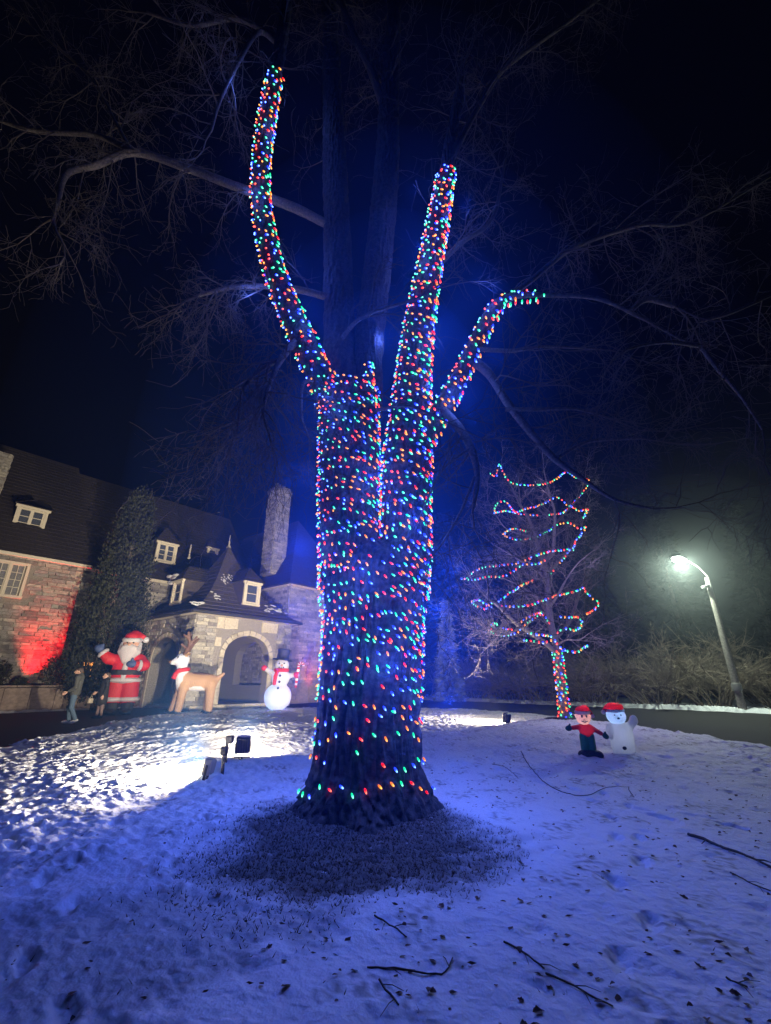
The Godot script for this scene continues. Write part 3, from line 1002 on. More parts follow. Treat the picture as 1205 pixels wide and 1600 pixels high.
func build_tree() -> void:
	var o := thing("great_tree", "huge bare tree with a thick furrowed trunk wound in coloured lights", "tree", TREE_AT)
	# trunk: one furrowed skin from the root flare to the fork
	var W := 300
	var Hn := 190
	var v := PackedVector3Array()
	for j in Hn:
		var h := -0.15 + 3.95 * j / (Hn - 1)
		var shut := sqrt(maxf(0.02, 1.0 - pow(smoother(3.1, 3.85, h), 2.0)))
		for i in W + 1:
			var a := TAU * (i % W) / W
			var p := trunk_point(a, h)
			var q := trunk_ring(h)
			var c := Vector3(q.x, h, TREE_AT.z)
			p = c + (p - c) * shut
			var d := Vector3(cos(a), 0, sin(a))
			v.append(p + d * (furrow(p, 0.62) - 0.45) * 0.075)
	part("trunk", skin(W, Hn, v, M.bark), o, true)
	part("stem", bark_limb(LEFT_STEM, 160, 0.03, 0.06, M.bark), o, true)
	part("stem", bark_limb(RIGHT_STEM, 130, 0.035, 0.05, M.bark), o, true)
	for q in [LEFT_LIMB, RIGHT_LIMB, STUB_LIMB]:
		part("limb", bark_limb(q, 72, 0.04, 0.035, M.bark), o, true)
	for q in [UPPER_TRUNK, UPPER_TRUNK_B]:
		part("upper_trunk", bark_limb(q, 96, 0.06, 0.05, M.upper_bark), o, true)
	for q in BOUGHS:
		part("bough", bark_limb(q, 14, 0.06, 0.012, M.limb_bark), o, true)
	# a healed knot on the left stem
	var mb := MB.new()
	mb.ball(Vector3(-0.52, 5.42, -6.33), Vector3(0.1, 0.08, 0.05), Basis(Vector3.RIGHT, 0.4), 16, 8)
	part("knot", mb.mesh(M.bark), o, true)
	mb = MB.new()
	rng.seed = 5
	for q in BOUGHS:
		twigs_along(mb, q, 2.8, 1.35)
	for q in [BOUGHS[5], BOUGHS[6], BOUGHS[4]]:
		twigs_along(mb, q, 4.0, 1.0, 0.3, 0.22)
	twigs_along(mb, UPPER_TRUNK, 0.8, 1.6, 0.35, 0.0)
	twigs_along(mb, UPPER_TRUNK_B, 0.8, 1.6, 0.35, 0.0)
	twigs_along(mb, RIGHT_LIMB, 1.6, 1.1, 0.66)
	twigs_along(mb, LEFT_LIMB, 1.0, 1.5, 0.75, 0.0)
	twigs_along(mb, RIGHT_STEM, 1.0, 1.4, 0.75, 0.0)
	part("twigs", mb.mesh(M.twig_bark), o, true, "stuff")


# ------------------------------------------------------------------ strings of bulbs
func bulb_mesh(material: Material, length: float, r: float) -> ArrayMesh:
	var mb := MB.new()
	bulb_into(mb, Transform3D.IDENTITY, length, r)
	return mb.mesh(material)


func bulb_into(mb: MB, xf: Transform3D, length: float, r: float) -> void:
	var s := mb.v.size()
	var prof := [Vector2(r * 0.35, 0.0), Vector2(r * 0.95, length * 0.22), Vector2(r, length * 0.5), Vector2(r * 0.62, length * 0.85), Vector2(0.0, length)]
	mb.lathe(Vector3.ZERO, prof, 6)
	for i in range(s, mb.v.size()):
		mb.v[i] = xf * mb.v[i]
		mb.n[i] = (xf.basis * mb.n[i]).normalized()


const BULB_COLOURS := ["red", "amber", "green", "blue"]


# spots: Transform3D of every bulb, y along the bulb; the 300 nearest that face the lens are parts, the rest one mass
func light_string(called: String, label: String, group: String, at: Vector3, spots: Array, cord: Array, length: float, r: float, sd: int) -> Node3D:
	var o := thing(called, label, "string lights", at, 0.0, group)
	rng.seed = sd
	var hue := []
	var last := 0
	for k in spots.size():
		var u := rng.randf()
		var w := 0 if u < 0.22 else (1 if u < 0.42 else (2 if u < 0.7 else 3))
		if w == last and rng.randf() < 0.6:
			w = (w + 1) % 4
		last = w
		hue.append(w)
	var order := range(spots.size())
	var rank := []
	for k in spots.size():
		var p: Vector3 = spots[k][0].origin
		var seen: float = spots[k][1].dot((EYE - p).normalized())
		rank.append(p.distance_to(EYE) + (0.0 if seen > -0.05 else 100.0))
	order.sort_custom(func(a, b): return rank[a] < rank[b])
	var shapes := []
	for w in 4:
		shapes.append(bulb_mesh(M["bulb_" + BULB_COLOURS[w]], length, r))
	var rest := [MB.new(), MB.new(), MB.new(), MB.new()]
	for i in order.size():
		var k: int = order[i]
		var xf: Transform3D = spots[k][0]
		if i < 300:
			var b := part("bulb", shapes[hue[k]], o)
			b.transform = Transform3D(xf.basis, xf.origin - at)
		else:
			bulb_into(rest[hue[k]], Transform3D(xf.basis, xf.origin - at), length, r)
	if order.size() > 300:
		var am := ArrayMesh.new()
		for w in 4:
			rest[w].surface(am, M["bulb_" + BULB_COLOURS[w]])
		part("far_bulbs", am, o, false, "stuff")
	var mb := MB.new()
	for run in cord:
		var R := PackedFloat32Array()
		R.resize(run.size())
		R.fill(r * 0.22)
		mb.tube(run, R, 3, false)
	part("wire", mb.mesh(M.wire), o, true)
	return o


func bulb_spot(p: Vector3, out: Vector3, along: Vector3) -> Array:
	var y := (out * rng.randf_range(0.1, 0.4) + along * rng.randf_range(0.2, 0.9) + Vector3(0, rng.randf_range(-1.0, -0.25), 0)).normalized()
	var x := y.cross(Vector3(0.3, 0.2, 1.0)).normalized()
	return [Transform3D(Basis(x, y, x.cross(y)), p), out]


func wrap_limb(whole: Array, from: float, to: int, turn: float, gap: float, out := 0.014) -> Array:
	var flat := whole.slice(0, (to + 1) * 4)
	var pr := smooth_path(flat, 0.02)
	var P: PackedVector3Array = pr[0]
	var R: PackedFloat32Array = pr[1]
	var spots := []
	var cord := PackedVector3Array()
	var x := Vector3.RIGHT
	var a := rng.randf() * TAU
	var since := 0.0
	var prev := Vector3.ZERO
	for i in range(int(P.size() * from), P.size()):
		var t := (P[mini(i + 1, P.size() - 1)] - P[maxi(i - 1, 0)]).normalized()
		x = (x - t * x.dot(t)).normalized()
		var y := x.cross(t)
		var step := P[i].distance_to(P[maxi(i - 1, 0)])
		var sub := 10
		for s in sub:
			a += TAU * step / turn / sub
			var d := x * cos(a) + y * sin(a)
			var p := P[i] + t * step * s / sub + d * (R[i] + out) + t * 0.05 * sin(a * 2.3 + i * 0.02)
			if cord.is_empty() or p.distance_to(prev) > 0.03:
				if not cord.is_empty():
					since += p.distance_to(prev)
				cord.append(p)
				var along := t.cross(d)
				prev = p
				if since >= gap:
					since = rng.randf_range(-0.25, 0.25) * gap
					spots.append(bulb_spot(p + t * rng.randf_range(-0.02, 0.02), d, along))
	return [spots, cord]


func build_tree_lights() -> void:
	var group := "coloured light strings wound on the great tree"
	rng.seed = 11
	var spots := []
	var cords := []
	var h := 0.36
	var row := 0
	var gap_at := func(hh): return 0.3 if hh < 0.9 else lerpf(0.24, 0.122, smoother(0.9, 1.9, hh))
	while h < 3.4:
		var cord := PackedVector3Array()
		var ph := rng.randf() * TAU
		var amp := 0.07 if row < 3 else 0.045
		var q := trunk_ring(h)
		var count := int(TAU * q.y / (0.15 if row < 4 else (0.125 if row < 9 else 0.098)))
		var skip := rng.randf() * TAU
		for k in count * 3 + 1:
			var a := TAU * k / (count * 3) + skip
			var hh := h + amp * sin(a * 2.0 + ph) + amp * 0.7 * sin(a * 5.0 + ph * 3.0)
			var p := trunk_point(a, hh, 0.045 + 0.07 * smoother(2.5, 2.95, h))
			cord.append(p)
			if k % 3 == 0 and k < count * 3 and rng.randf() < 0.9:
				var d := Vector3(cos(a), 0, sin(a))
				var jit := Vector3(0, rng.randf_range(-0.035, 0.035), 0)
				spots.append(bulb_spot(p + jit, d, Vector3(-sin(a), 0, cos(a)) * -1.0))
		cords.append(cord)
		h += gap_at.call(h) * rng.randf_range(0.9, 1.1)
		row += 1
	light_string("light_string", "dense net of coloured bulbs wound round the thick lower trunk", group, Vector3(-0.15, 0.35, -6.2), spots, cords, 0.07, 0.0138, 21)
	var runs := [
		["string of coloured bulbs round the broad stem left of the fork", LEFT_STEM, 0.0, 5, 0.122, 0.104],
		["string of coloured bulbs up the tall middle limb right of the fork", RIGHT_STEM, 0.0, 9, 0.13, 0.108],
		["string of coloured bulbs up the longest limb, the one bending left", LEFT_LIMB, 0.02, 8, 0.17, 0.135],
		["string of coloured bulbs on the crooked limb that turns right at its end", RIGHT_LIMB, 0.02, 7, 0.15, 0.125],
		["short string of coloured bulbs on the thin stub inside the fork", STUB_LIMB, 0.3, 2, 0.13, 0.11]]
	for k in runs.size():
		var q: Array = runs[k]
		rng.seed = 100 + k
		var w := wrap_limb(q[1], q[2], q[3], q[4], q[5], 0.045 if k < 2 else 0.03)
		var p0: Vector3 = w[1][0]
		var far: bool = k > 0
		light_string("light_string", q[0], group, p0, w[0], [w[1]], 0.084 if far else 0.072, 0.0172 if far else 0.0142, 31 + k)
	# the light those bulbs give, gathered in lamps just off the bark
	var host: Node3D = get_node("light_string")
	var blue := Color(0.33, 0.46, 1.0)
	rng.seed = 8
	for k in 18:
		var hh := 1.35 + 2.5 * k / 17.0
		var a := k * 2.4 + 0.4
		var c := blue
		omni("bulb_light", trunk_point(a, hh, 0.5), c, TREE_LAMP * 1.0, 0.1, host, true)
	for q in [[LEFT_STEM, 5, 0.35, 0.95, 0.2], [RIGHT_STEM, 7, 0.3, 0.7, 0.2], [LEFT_LIMB, 8, 0.1, 0.72, 0.2], [RIGHT_LIMB, 5, 0.05, 0.5, 0.18]]:
		var pr := smooth_path(q[0], 0.05)
		var P: PackedVector3Array = pr[0]
		var R: PackedFloat32Array = pr[1]
		for k in q[1]:
			var i: int = int(P.size() * lerpf(q[2], q[3], (k + 0.5) / q[1]))
			var a: float = k * 2.4 + 1.0
			var d := Vector3(cos(a), 0.0, sin(a))
			omni("bulb_light", P[i] + d * (R[i] + q[4] + 0.22), blue, TREE_LAMP * 0.8, 0.1, host, true)


# ------------------------------------------------------------------ the young tree with garlands
func build_young_tree() -> void:
	var base := Vector3(YOUNG_TREE[0][0], 0.3, YOUNG_TREE[0][2])
	var o := thing("young_tree", "slender bare tree hung with looping garlands beside the driveway", "tree", base)
	part("trunk", bark_limb(YOUNG_TREE[0], 24, 0.06, 0.02, M.young_bark), o, true)
	for k in range(1, YOUNG_TREE.size()):
		part("limb", bark_limb(YOUNG_TREE[k], 10, 0.1, 0.006, M.young_bark), o, true)
	var mb := MB.new()
	rng.seed = 15
	for k in range(1, YOUNG_TREE.size()):
		twigs_along(mb, YOUNG_TREE[k], 3.4, 1.3, 0.1, -0.05)
	twigs_along(mb, YOUNG_TREE[0], 2.2, 1.6, 0.5, -0.05)
	part("twigs", mb.mesh(M.young_bark), o, true, "stuff")
	mb = MB.new()
	mb.lathe(base + Vector3(0, 0.0, 0), [Vector2(0.85, 0.02), Vector2(0.6, 0.1), Vector2(0.3, 0.13), Vector2(0.0, 0.13)], 20)
	solo("mulch_bed", mb.mesh(M.soil), "low round bed of dark mulch at the foot of the slender lit tree", "mulch bed")
	var group := "coloured light strings on the slender tree"
	rng.seed = 61
	var w := wrap_limb(YOUNG_TREE[0], 0.03, 3, 0.16, 0.15, 0.03)
	light_string("light_string", "string of coloured bulbs wound tightly round the slender tree's trunk", group, base, w[0], [w[1]], 0.09, 0.028, 71)
	var names := ["topmost swag of coloured bulbs across the slender tree", "second swag of bulbs from the top of the slender tree", "short doubled run of bulbs under the second swag", "short upper run of bulbs on the slender tree's third tier", "long swag of bulbs on the slender tree's third tier", "widest upward swag of bulbs across the slender tree's middle", "lower run of bulbs doubling the widest middle swag", "long swag of bulbs from lower left to the far right twig tips", "run of bulbs rising from the lower left towards the trunk", "tiny run of bulbs at the lower left twig tips", "short upper run of bulbs on the lowest left limb", "wavy run of bulbs along the lowest left limb", "short run of bulbs just left of the trunk above the lowest limb", "loop of bulbs low on the right side of the slender tree", "lowest swag of bulbs under the right side of the slender tree", "short run of bulbs crossing the trunk above its wrapped part"]
	for k in GARLANDS.size():
		var g: Array = GARLANDS[k]
		rng.seed = 200 + k
		var flat := []
		for i in range(0, g.size(), 3):
			flat.append_array([g[i], g[i + 1], g[i + 2], 0.01])
		var pr := smooth_path(flat, 0.05)
		var P: PackedVector3Array = pr[0]
		var spots := []
		var run := 0.0
		for i in range(1, P.size()):
			run += P[i].distance_to(P[i - 1])
			if run > 0.125:
				run = rng.randf_range(-0.03, 0.03)
				spots.append(bulb_spot(P[i], Vector3(0, -0.4, 0.6), Vector3(rng.randf_range(-1, 1), 0, 0)))
		light_string("light_garland", names[k], group, P[0], spots, [P], 0.095, 0.031, 300 + k)
	var host: Node3D = get_node("light_garland")
	for q in [[5.6, 8.2, -14.6], [4.6, 5.4, -14.4], [7.6, 5.2, -14.8], [6.2, 2.4, -14.4]]:
		omni("bulb_light", Vector3(q[0], q[1], q[2]), Color(0.75, 0.7, 1.0), 1.5, 0.3, host, true)


# ------------------------------------------------------------------ the stone house; its axes: x along the front, y up, z out of the front
var laid := []          # [Transform3D in house axes, tone, wall node]
var stone_shapes := []


func make_stone_shapes() -> void:
	rng.seed = 3
	for k in 4:
		var mb := MB.new()
		var p := []
		for z in [-0.5, 0.5]:
			for q in [[-0.5, -0.5], [0.5, -0.5], [0.5, 0.5], [-0.5, 0.5]]:
				var j := 0.06 if z > 0 else 0.0
				p.append(Vector3(q[0] + rng.randf_range(-j, j), q[1] + rng.randf_range(-j, j), z + rng.randf_range(-j, j) * 4.0))
		mb.hexa(p)
		stone_shapes.append(mb)


# lay rough coursed stones on a rectangle of a wall: o its lower left corner, u along, face outward
func lay_stones(wall: Node3D, o: Vector3, u: Vector3, width: float, height: float, out: Vector3, hole = null, course := 0.17, long := 0.5, smooth := false) -> void:
	var y := 0.0
	while y < height - 0.03:
		var ch := minf(course * rng.randf_range(0.75, 1.3), height - y)
		if height - y - ch < 0.06:
			ch = height - y
		var x := 0.0
		while x < width - 0.02:
			var l := minf(long * rng.randf_range(0.5, 1.5), width - x)
			if width - x - l < 0.12:
				l = width - x
			var c := Vector2(x + l / 2, y + ch / 2)
			if not (hole != null and hole.call(c, l / 2, ch / 2)):
				var deep := rng.randf_range(0.05, 0.1) if not smooth else 0.05
				var g := 0.018 if not smooth else 0.008
				var b := Basis(u * (l - g), Vector3.UP * (ch - g), out * deep)
				var tone := -1 if smooth else rng.randi_range(0, 4)
				laid.append([Transform3D(b, o + u * c.x + Vector3.UP * c.y + out * 0.012), tone, wall])
			x += l
		y += ch


func finish_stones(house: Node3D) -> void:
	var order := range(laid.size())
	var far := []
	for q in laid:
		far.append((house.transform * q[0].origin).distance_to(EYE) + (0.0 if absf((house.transform * q[0].origin).x) < 16.5 else 50.0))
	order.sort_custom(func(a, b): return far[a] < far[b])
	var shapes := []
	for tone in 6:
		var row := []
		for s in 4:
			row.append(stone_shapes[s].mesh(M.ashlar if tone == 5 else M["stone%d" % tone]))
		shapes.append(row)
	var rest := {}
	for i in order.size():
		var q: Array = laid[order[i]]
		var s := i % 4
		var tone: int = q[1] if q[1] >= 0 else 5
		if i < 300:
			var b := part("stone", shapes[tone][s], q[2])
			b.transform = q[0]
		else:
			if not rest.has(q[2]):
				rest[q[2]] = [MB.new(), MB.new(), MB.new(), MB.new(), MB.new(), MB.new()]
			rest[q[2]][tone].add(stone_shapes[s], q[0])
	for wall in rest:
		var am := ArrayMesh.new()
		for tone in 6:
			rest[wall][tone].surface(am, M.ashlar if tone == 5 else M["stone%d" % tone])
		part("stonework", am, wall, false, "stuff")


# courses of shingles on a four-sided slope: a, b its foot from left to right, d, e its head from right to left
func shingles(mb: MB, a: Vector3, b: Vector3, d: Vector3, e: Vector3, row := 0.3, wide := 0.28) -> void:
	var up := ((e + d) - (a + b)).normalized()
	var along := (b - a).normalized()
	var out := along.cross(up).normalized()
	var length := ((e + d) * 0.5 - (a + b) * 0.5).length()
	var rows := maxi(1, int(round(length / row)))
	for k in rows:
		var t0 := float(k) / rows
		var t1 := minf(1.0, (k + 1.25) / rows)
		var l0 := a.lerp(e, t0)
		var r0 := b.lerp(d, t0)
		var w := l0.distance_to(r0)
		var x := 0.0 if k % 2 else wide * 0.5
		var prev := 0.0
		while prev < w - 0.02:
			x = minf(maxf(x, prev + 0.08) if x > prev else prev + wide * rng.randf_range(0.75, 1.25), w)
			if w - x < 0.1: x = w
			var thick := rng.randf_range(0.022, 0.045)
			var g := 0.008
			var p0 := l0 + along * (prev + g)
			var p1 := l0 + along * (x - g)
			var q0 := a.lerp(e, t1) + along * (a.lerp(e, t1).distance_to(b.lerp(d, t1)) * (prev + g) / maxf(w, 0.01))
			var q1 := a.lerp(e, t1) + along * (a.lerp(e, t1).distance_to(b.lerp(d, t1)) * (x - g) / maxf(w, 0.01))
			var j := up * rng.randf_range(-0.02, 0.02)
			var lift := out * thick
			mb.quad(p0 + j + lift, q0 + out * 0.006, q1 + out * 0.006, p1 + j + lift)
			mb.quad(p0 + j, p0 + j + lift, p1 + j + lift, p1 + j)
			mb.quad(p0 + j, q0, q0 + out * 0.006, p0 + j + lift)
			mb.quad(p1 + j + lift, q1 + out * 0.006, q1, p1 + j)
			prev = x


func slope(mb: MB, a: Vector3, b: Vector3, d: Vector3, e: Vector3, thick := 0.12) -> void:
	var out := (b - a).cross(e - a).normalized() * thick
	mb.hexa([a - out, b - out, d - out, e - out, a - out * 0.05, b - out * 0.05, d - out * 0.05, e - out * 0.05])


# a window: frame, dark room behind, leaves of panes with glazing bars
func window(parent: Node3D, called: String, at: Vector3, w: float, h: float, leaves: int, cols: int, rows: int, frame_w: float, b := Basis.IDENTITY, room := true, tilt := Vector3.ZERO) -> Node3D:
	var f := Node3D.new()
	f.name = called
	parent.add_child(f, true)
	f.transform = Transform3D(b, at)
	var mb := MB.new()
	var t := frame_w
	mb.cbox(Vector3(0, h / 2 - t / 2, 0.03), Vector3(w, t, 0.12), 0.008)
	mb.cbox(Vector3(0, -h / 2 + t / 2, 0.045), Vector3(w + 0.06, t, 0.15), 0.008)
	for s in [-1, 1]:
		mb.cbox(Vector3(s * (w / 2 - t / 2), 0, 0.03), Vector3(t, h - 2 * t, 0.12), 0.008)
	var iw := w - 2 * t
	var lw := iw / leaves
	for k in range(1, leaves):
		mb.cbox(Vector3(-iw / 2 + lw * k, 0, 0.03), Vector3(t * 0.9, h - 2 * t, 0.115), 0.008)
	part("frame", mb.mesh(M.trim), f)
	if room:
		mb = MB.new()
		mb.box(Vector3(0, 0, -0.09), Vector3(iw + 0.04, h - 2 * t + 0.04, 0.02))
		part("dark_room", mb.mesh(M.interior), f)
	mb = MB.new()
	var gw := lw - (t * 0.9 if leaves > 1 else 0.0) - 0.06
	var gh := h - 2 * t - 0.06
	for k in leaves:
		var cx := -iw / 2 + lw * (k + 0.5)
		for s in [-1, 1]:
			mb.box(Vector3(cx + s * (gw / 2 + 0.012), 0, 0.012), Vector3(0.035, gh + 0.06, 0.05))
			mb.box(Vector3(cx, s * (gh / 2 + 0.012), 0.012), Vector3(gw - 0.012, 0.035, 0.05))
		for c in range(1, cols):
			mb.box(Vector3(cx - gw / 2 + gw * c / cols, 0, 0.012), Vector3(0.03, gh - 0.01, 0.04))
		for r in range(1, rows):
			mb.box(Vector3(cx, -gh / 2 + gh * r / rows, 0.0125), Vector3(gw - 0.01, 0.03, 0.036))
	part("glazing_bars", mb.mesh(M.trim), f)
	var pm := MB.new()
	pm.box(Vector3.ZERO, Vector3(gw / cols - 0.028, gh / rows - 0.028, 0.006))
	var pmesh := pm.mesh(M.pane)
	for k in leaves:
		for c in cols:
			for r in rows:
				var p := part("pane", pmesh, f)
				p.position = Vector3(-iw / 2 + lw * (k + 0.5) - gw / 2 + gw * (c + 0.5) / cols, -gh / 2 + gh * (r + 0.5) / rows, 0.0)
				p.rotation = tilt + Vector3(rng.randf_range(-0.015, 0.015), rng.randf_range(-0.015, 0.015), 0)
	return f


# a dormer standing out of a slope: front centre of its sill at 'at', facing b.z
func dormer(parent: Node3D, at: Vector3, w: float, h: float, deep: float, b: Basis, peak: float, leaves: int, rows: int, rise_back := 0.0, sides: Material = null) -> void:
	var d := Node3D.new()
	d.name = "dormer"
	parent.add_child(d, true)
	d.transform = Transform3D(b, at)
	var mb := MB.new()
	for s in [-1, 1]:
		mb.box(Vector3(s * (w / 2 - 0.04), h / 2, -deep / 2 - 0.02), Vector3(0.08, h, deep))
	part("cheek", mb.mesh(sides if sides else M.trim), d)
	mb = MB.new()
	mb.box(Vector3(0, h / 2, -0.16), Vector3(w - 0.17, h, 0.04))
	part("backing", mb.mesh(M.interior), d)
	mb = MB.new()
	var t := 0.14
	mb.cbox(Vector3(0, h - t / 2 + 0.02, 0.05), Vector3(w + 0.16, t, 0.16), 0.015)
	mb.cbox(Vector3(0, 0.05, 0.04), Vector3(w + 0.06, 0.1, 0.16), 0.015)
	for s in [-1, 1]:
		mb.cbox(Vector3(s * (w / 2 - t / 2), h / 2, 0.02), Vector3(t, h - 0.12, 0.14), 0.01)
	part("casing", mb.mesh(M.trim), d)
	# the window's own pieces
	var iw := w - 2 * t
	var ih := h - 0.26
	var lw := iw / leaves
	mb = MB.new()
	var pm := MB.new()
	var gw := lw - 0.16
	var gh := ih - 0.16
	pm.box(Vector3.ZERO, Vector3(gw - 0.004, gh / rows - 0.03, 0.006))
	var pmesh := pm.mesh(M.pane)
	for k in leaves:
		var cx := -iw / 2 + lw * (k + 0.5)
		for s in [-1, 1]:
			mb.box(Vector3(cx + s * (lw / 2 - 0.04), h / 2, 0.005), Vector3(0.08, ih, 0.07))
			mb.box(Vector3(cx, h / 2 + s * (ih / 2 - 0.04), 0.005), Vector3(lw - 0.16, 0.08, 0.07))
		for r in range(1, rows):
			mb.box(Vector3(cx, h / 2 - gh / 2 + gh * r / rows, 0.005), Vector3(gw, 0.03, 0.05))
		for r in rows:
			var p := part("pane", pmesh, d)
			p.position = Vector3(cx, h / 2 - gh / 2 + gh * (r + 0.5) / rows, -0.005)
	part("sash", mb.mesh(M.trim), d)
	# its little hipped roof, running back into the slope
	mb = MB.new()
	var e := 0.16
	var a0 := Vector3(-w / 2 - e, h, 0.2)
	var a1 := Vector3(w / 2 + e, h, 0.2)
	var tip := Vector3(0, h + peak, -w * 0.42)
	var back := Vector3(0, h + peak + rise_back, -deep - 0.3)
	var b0 := Vector3(-w / 2 - e, h + rise_back, -deep - 0.3)
	var b1 := Vector3(w / 2 + e, h + rise_back, -deep - 0.3)
	shingles(mb, a0, a1, tip, tip, 0.22, 0.22)
	shingles(mb, b0, a0, tip, back, 0.22, 0.24)
	shingles(mb, a1, b1, back, tip, 0.22, 0.24)
	mb.tri(a0, tip, a1)
	mb.quad(b0, back, tip, a0)
	mb.quad(a1, tip, back, b1)
	mb.quad(a0, a1, b1, b0)
	part("dormer_roof", mb.mesh(M.shingle), d)


func arch_poly(x0: float, x1: float, y0: float, spring: float, top: float) -> PackedVector2Array:  # pointed four-centred arch, from the lower left
	var p := PackedVector2Array([Vector2(x0, y0)])
	for k in 13:
		var t := k / 12.0
		var a := PI * (1.0 - t)
		var flat := 0.82
		p.append(Vector2((x0 + x1) / 2 + cos(a) * (x1 - x0) / 2, spring + (top - spring) * pow(sin(a), flat) * (1.0 if absf(t - 0.5) > 0.01 else 1.03)))
	p.append(Vector2(x1, y0))
	return p


# a wall pierced by an arch that reaches the ground: a plate and its voussoirs
func arch_wall(house: Node3D, called: String, width: float, height: float, x0: float, x1: float, foot: float, spring: float, top: float, thick: float, xf: Transform3D) -> Node3D:
	var poly := PackedVector2Array([Vector2(0, 0)])
	var ar := arch_poly(x0, x1, foot, spring, top)
	if foot <= 0.0:
		poly.append_array(ar)
	poly.append_array(PackedVector2Array([Vector2(width, 0), Vector2(width, height), Vector2(0, height)]))
	var mb := MB.new()
	if foot <= 0.0:
		mb.extrude(poly, -thick, 0.0, xf)
	else:
		var half := PackedVector2Array([Vector2(0, foot)])
		half.append_array(ar)
		half.append_array(PackedVector2Array([Vector2(width, foot), Vector2(width, height), Vector2(0, height)]))
		mb.extrude(half, -thick, 0.0, xf)
		mb.extrude(PackedVector2Array([Vector2(0, 0), Vector2(width, 0), Vector2(width, foot - 0.003), Vector2(0, foot - 0.003)]), -thick, 0.0, xf)
	return part(called, mb.mesh(M.mortar), house)


func voussoirs(wall: Node3D, ar: PackedVector2Array, ring: float, xf: Transform3D) -> void:
	var shape := []
	for k in ar.size() - 1:
		var a := ar[k]
		var b := ar[k + 1]
		var steps := maxi(1, int(round(a.distance_to(b) / 0.45)))
		for s in steps:
			var p := a.lerp(b, float(s) / steps)
			var q := a.lerp(b, float(s + 1) / steps)
			var f := func(z):
				var out := (b - a).orthogonal().normalized()
				if out.dot((a + b) / 2 - Vector2((ar[0].x + ar[ar.size() - 1].x) / 2, ar[1].y - 0.4)) < 0:
					out = -out
				return out * z
			shape.append([p, q, f.call(ring)])
	for q in shape:
		var mb := MB.new()
		var dd: Vector2 = (q[1] - q[0]).normalized() * 0.006
		var a2: Vector2 = q[0] + dd
		var b2: Vector2 = q[1] - dd
		var c2: Vector2 = b2 + q[2]
		var d2: Vector2 = a2 + q[2]
		var pl := PackedVector2Array([a2, b2, c2, d2])
		mb.extrude(pl, 0.005, 0.066, xf)
		part("arch_stone", mb.mesh(M.ashlar), wall)


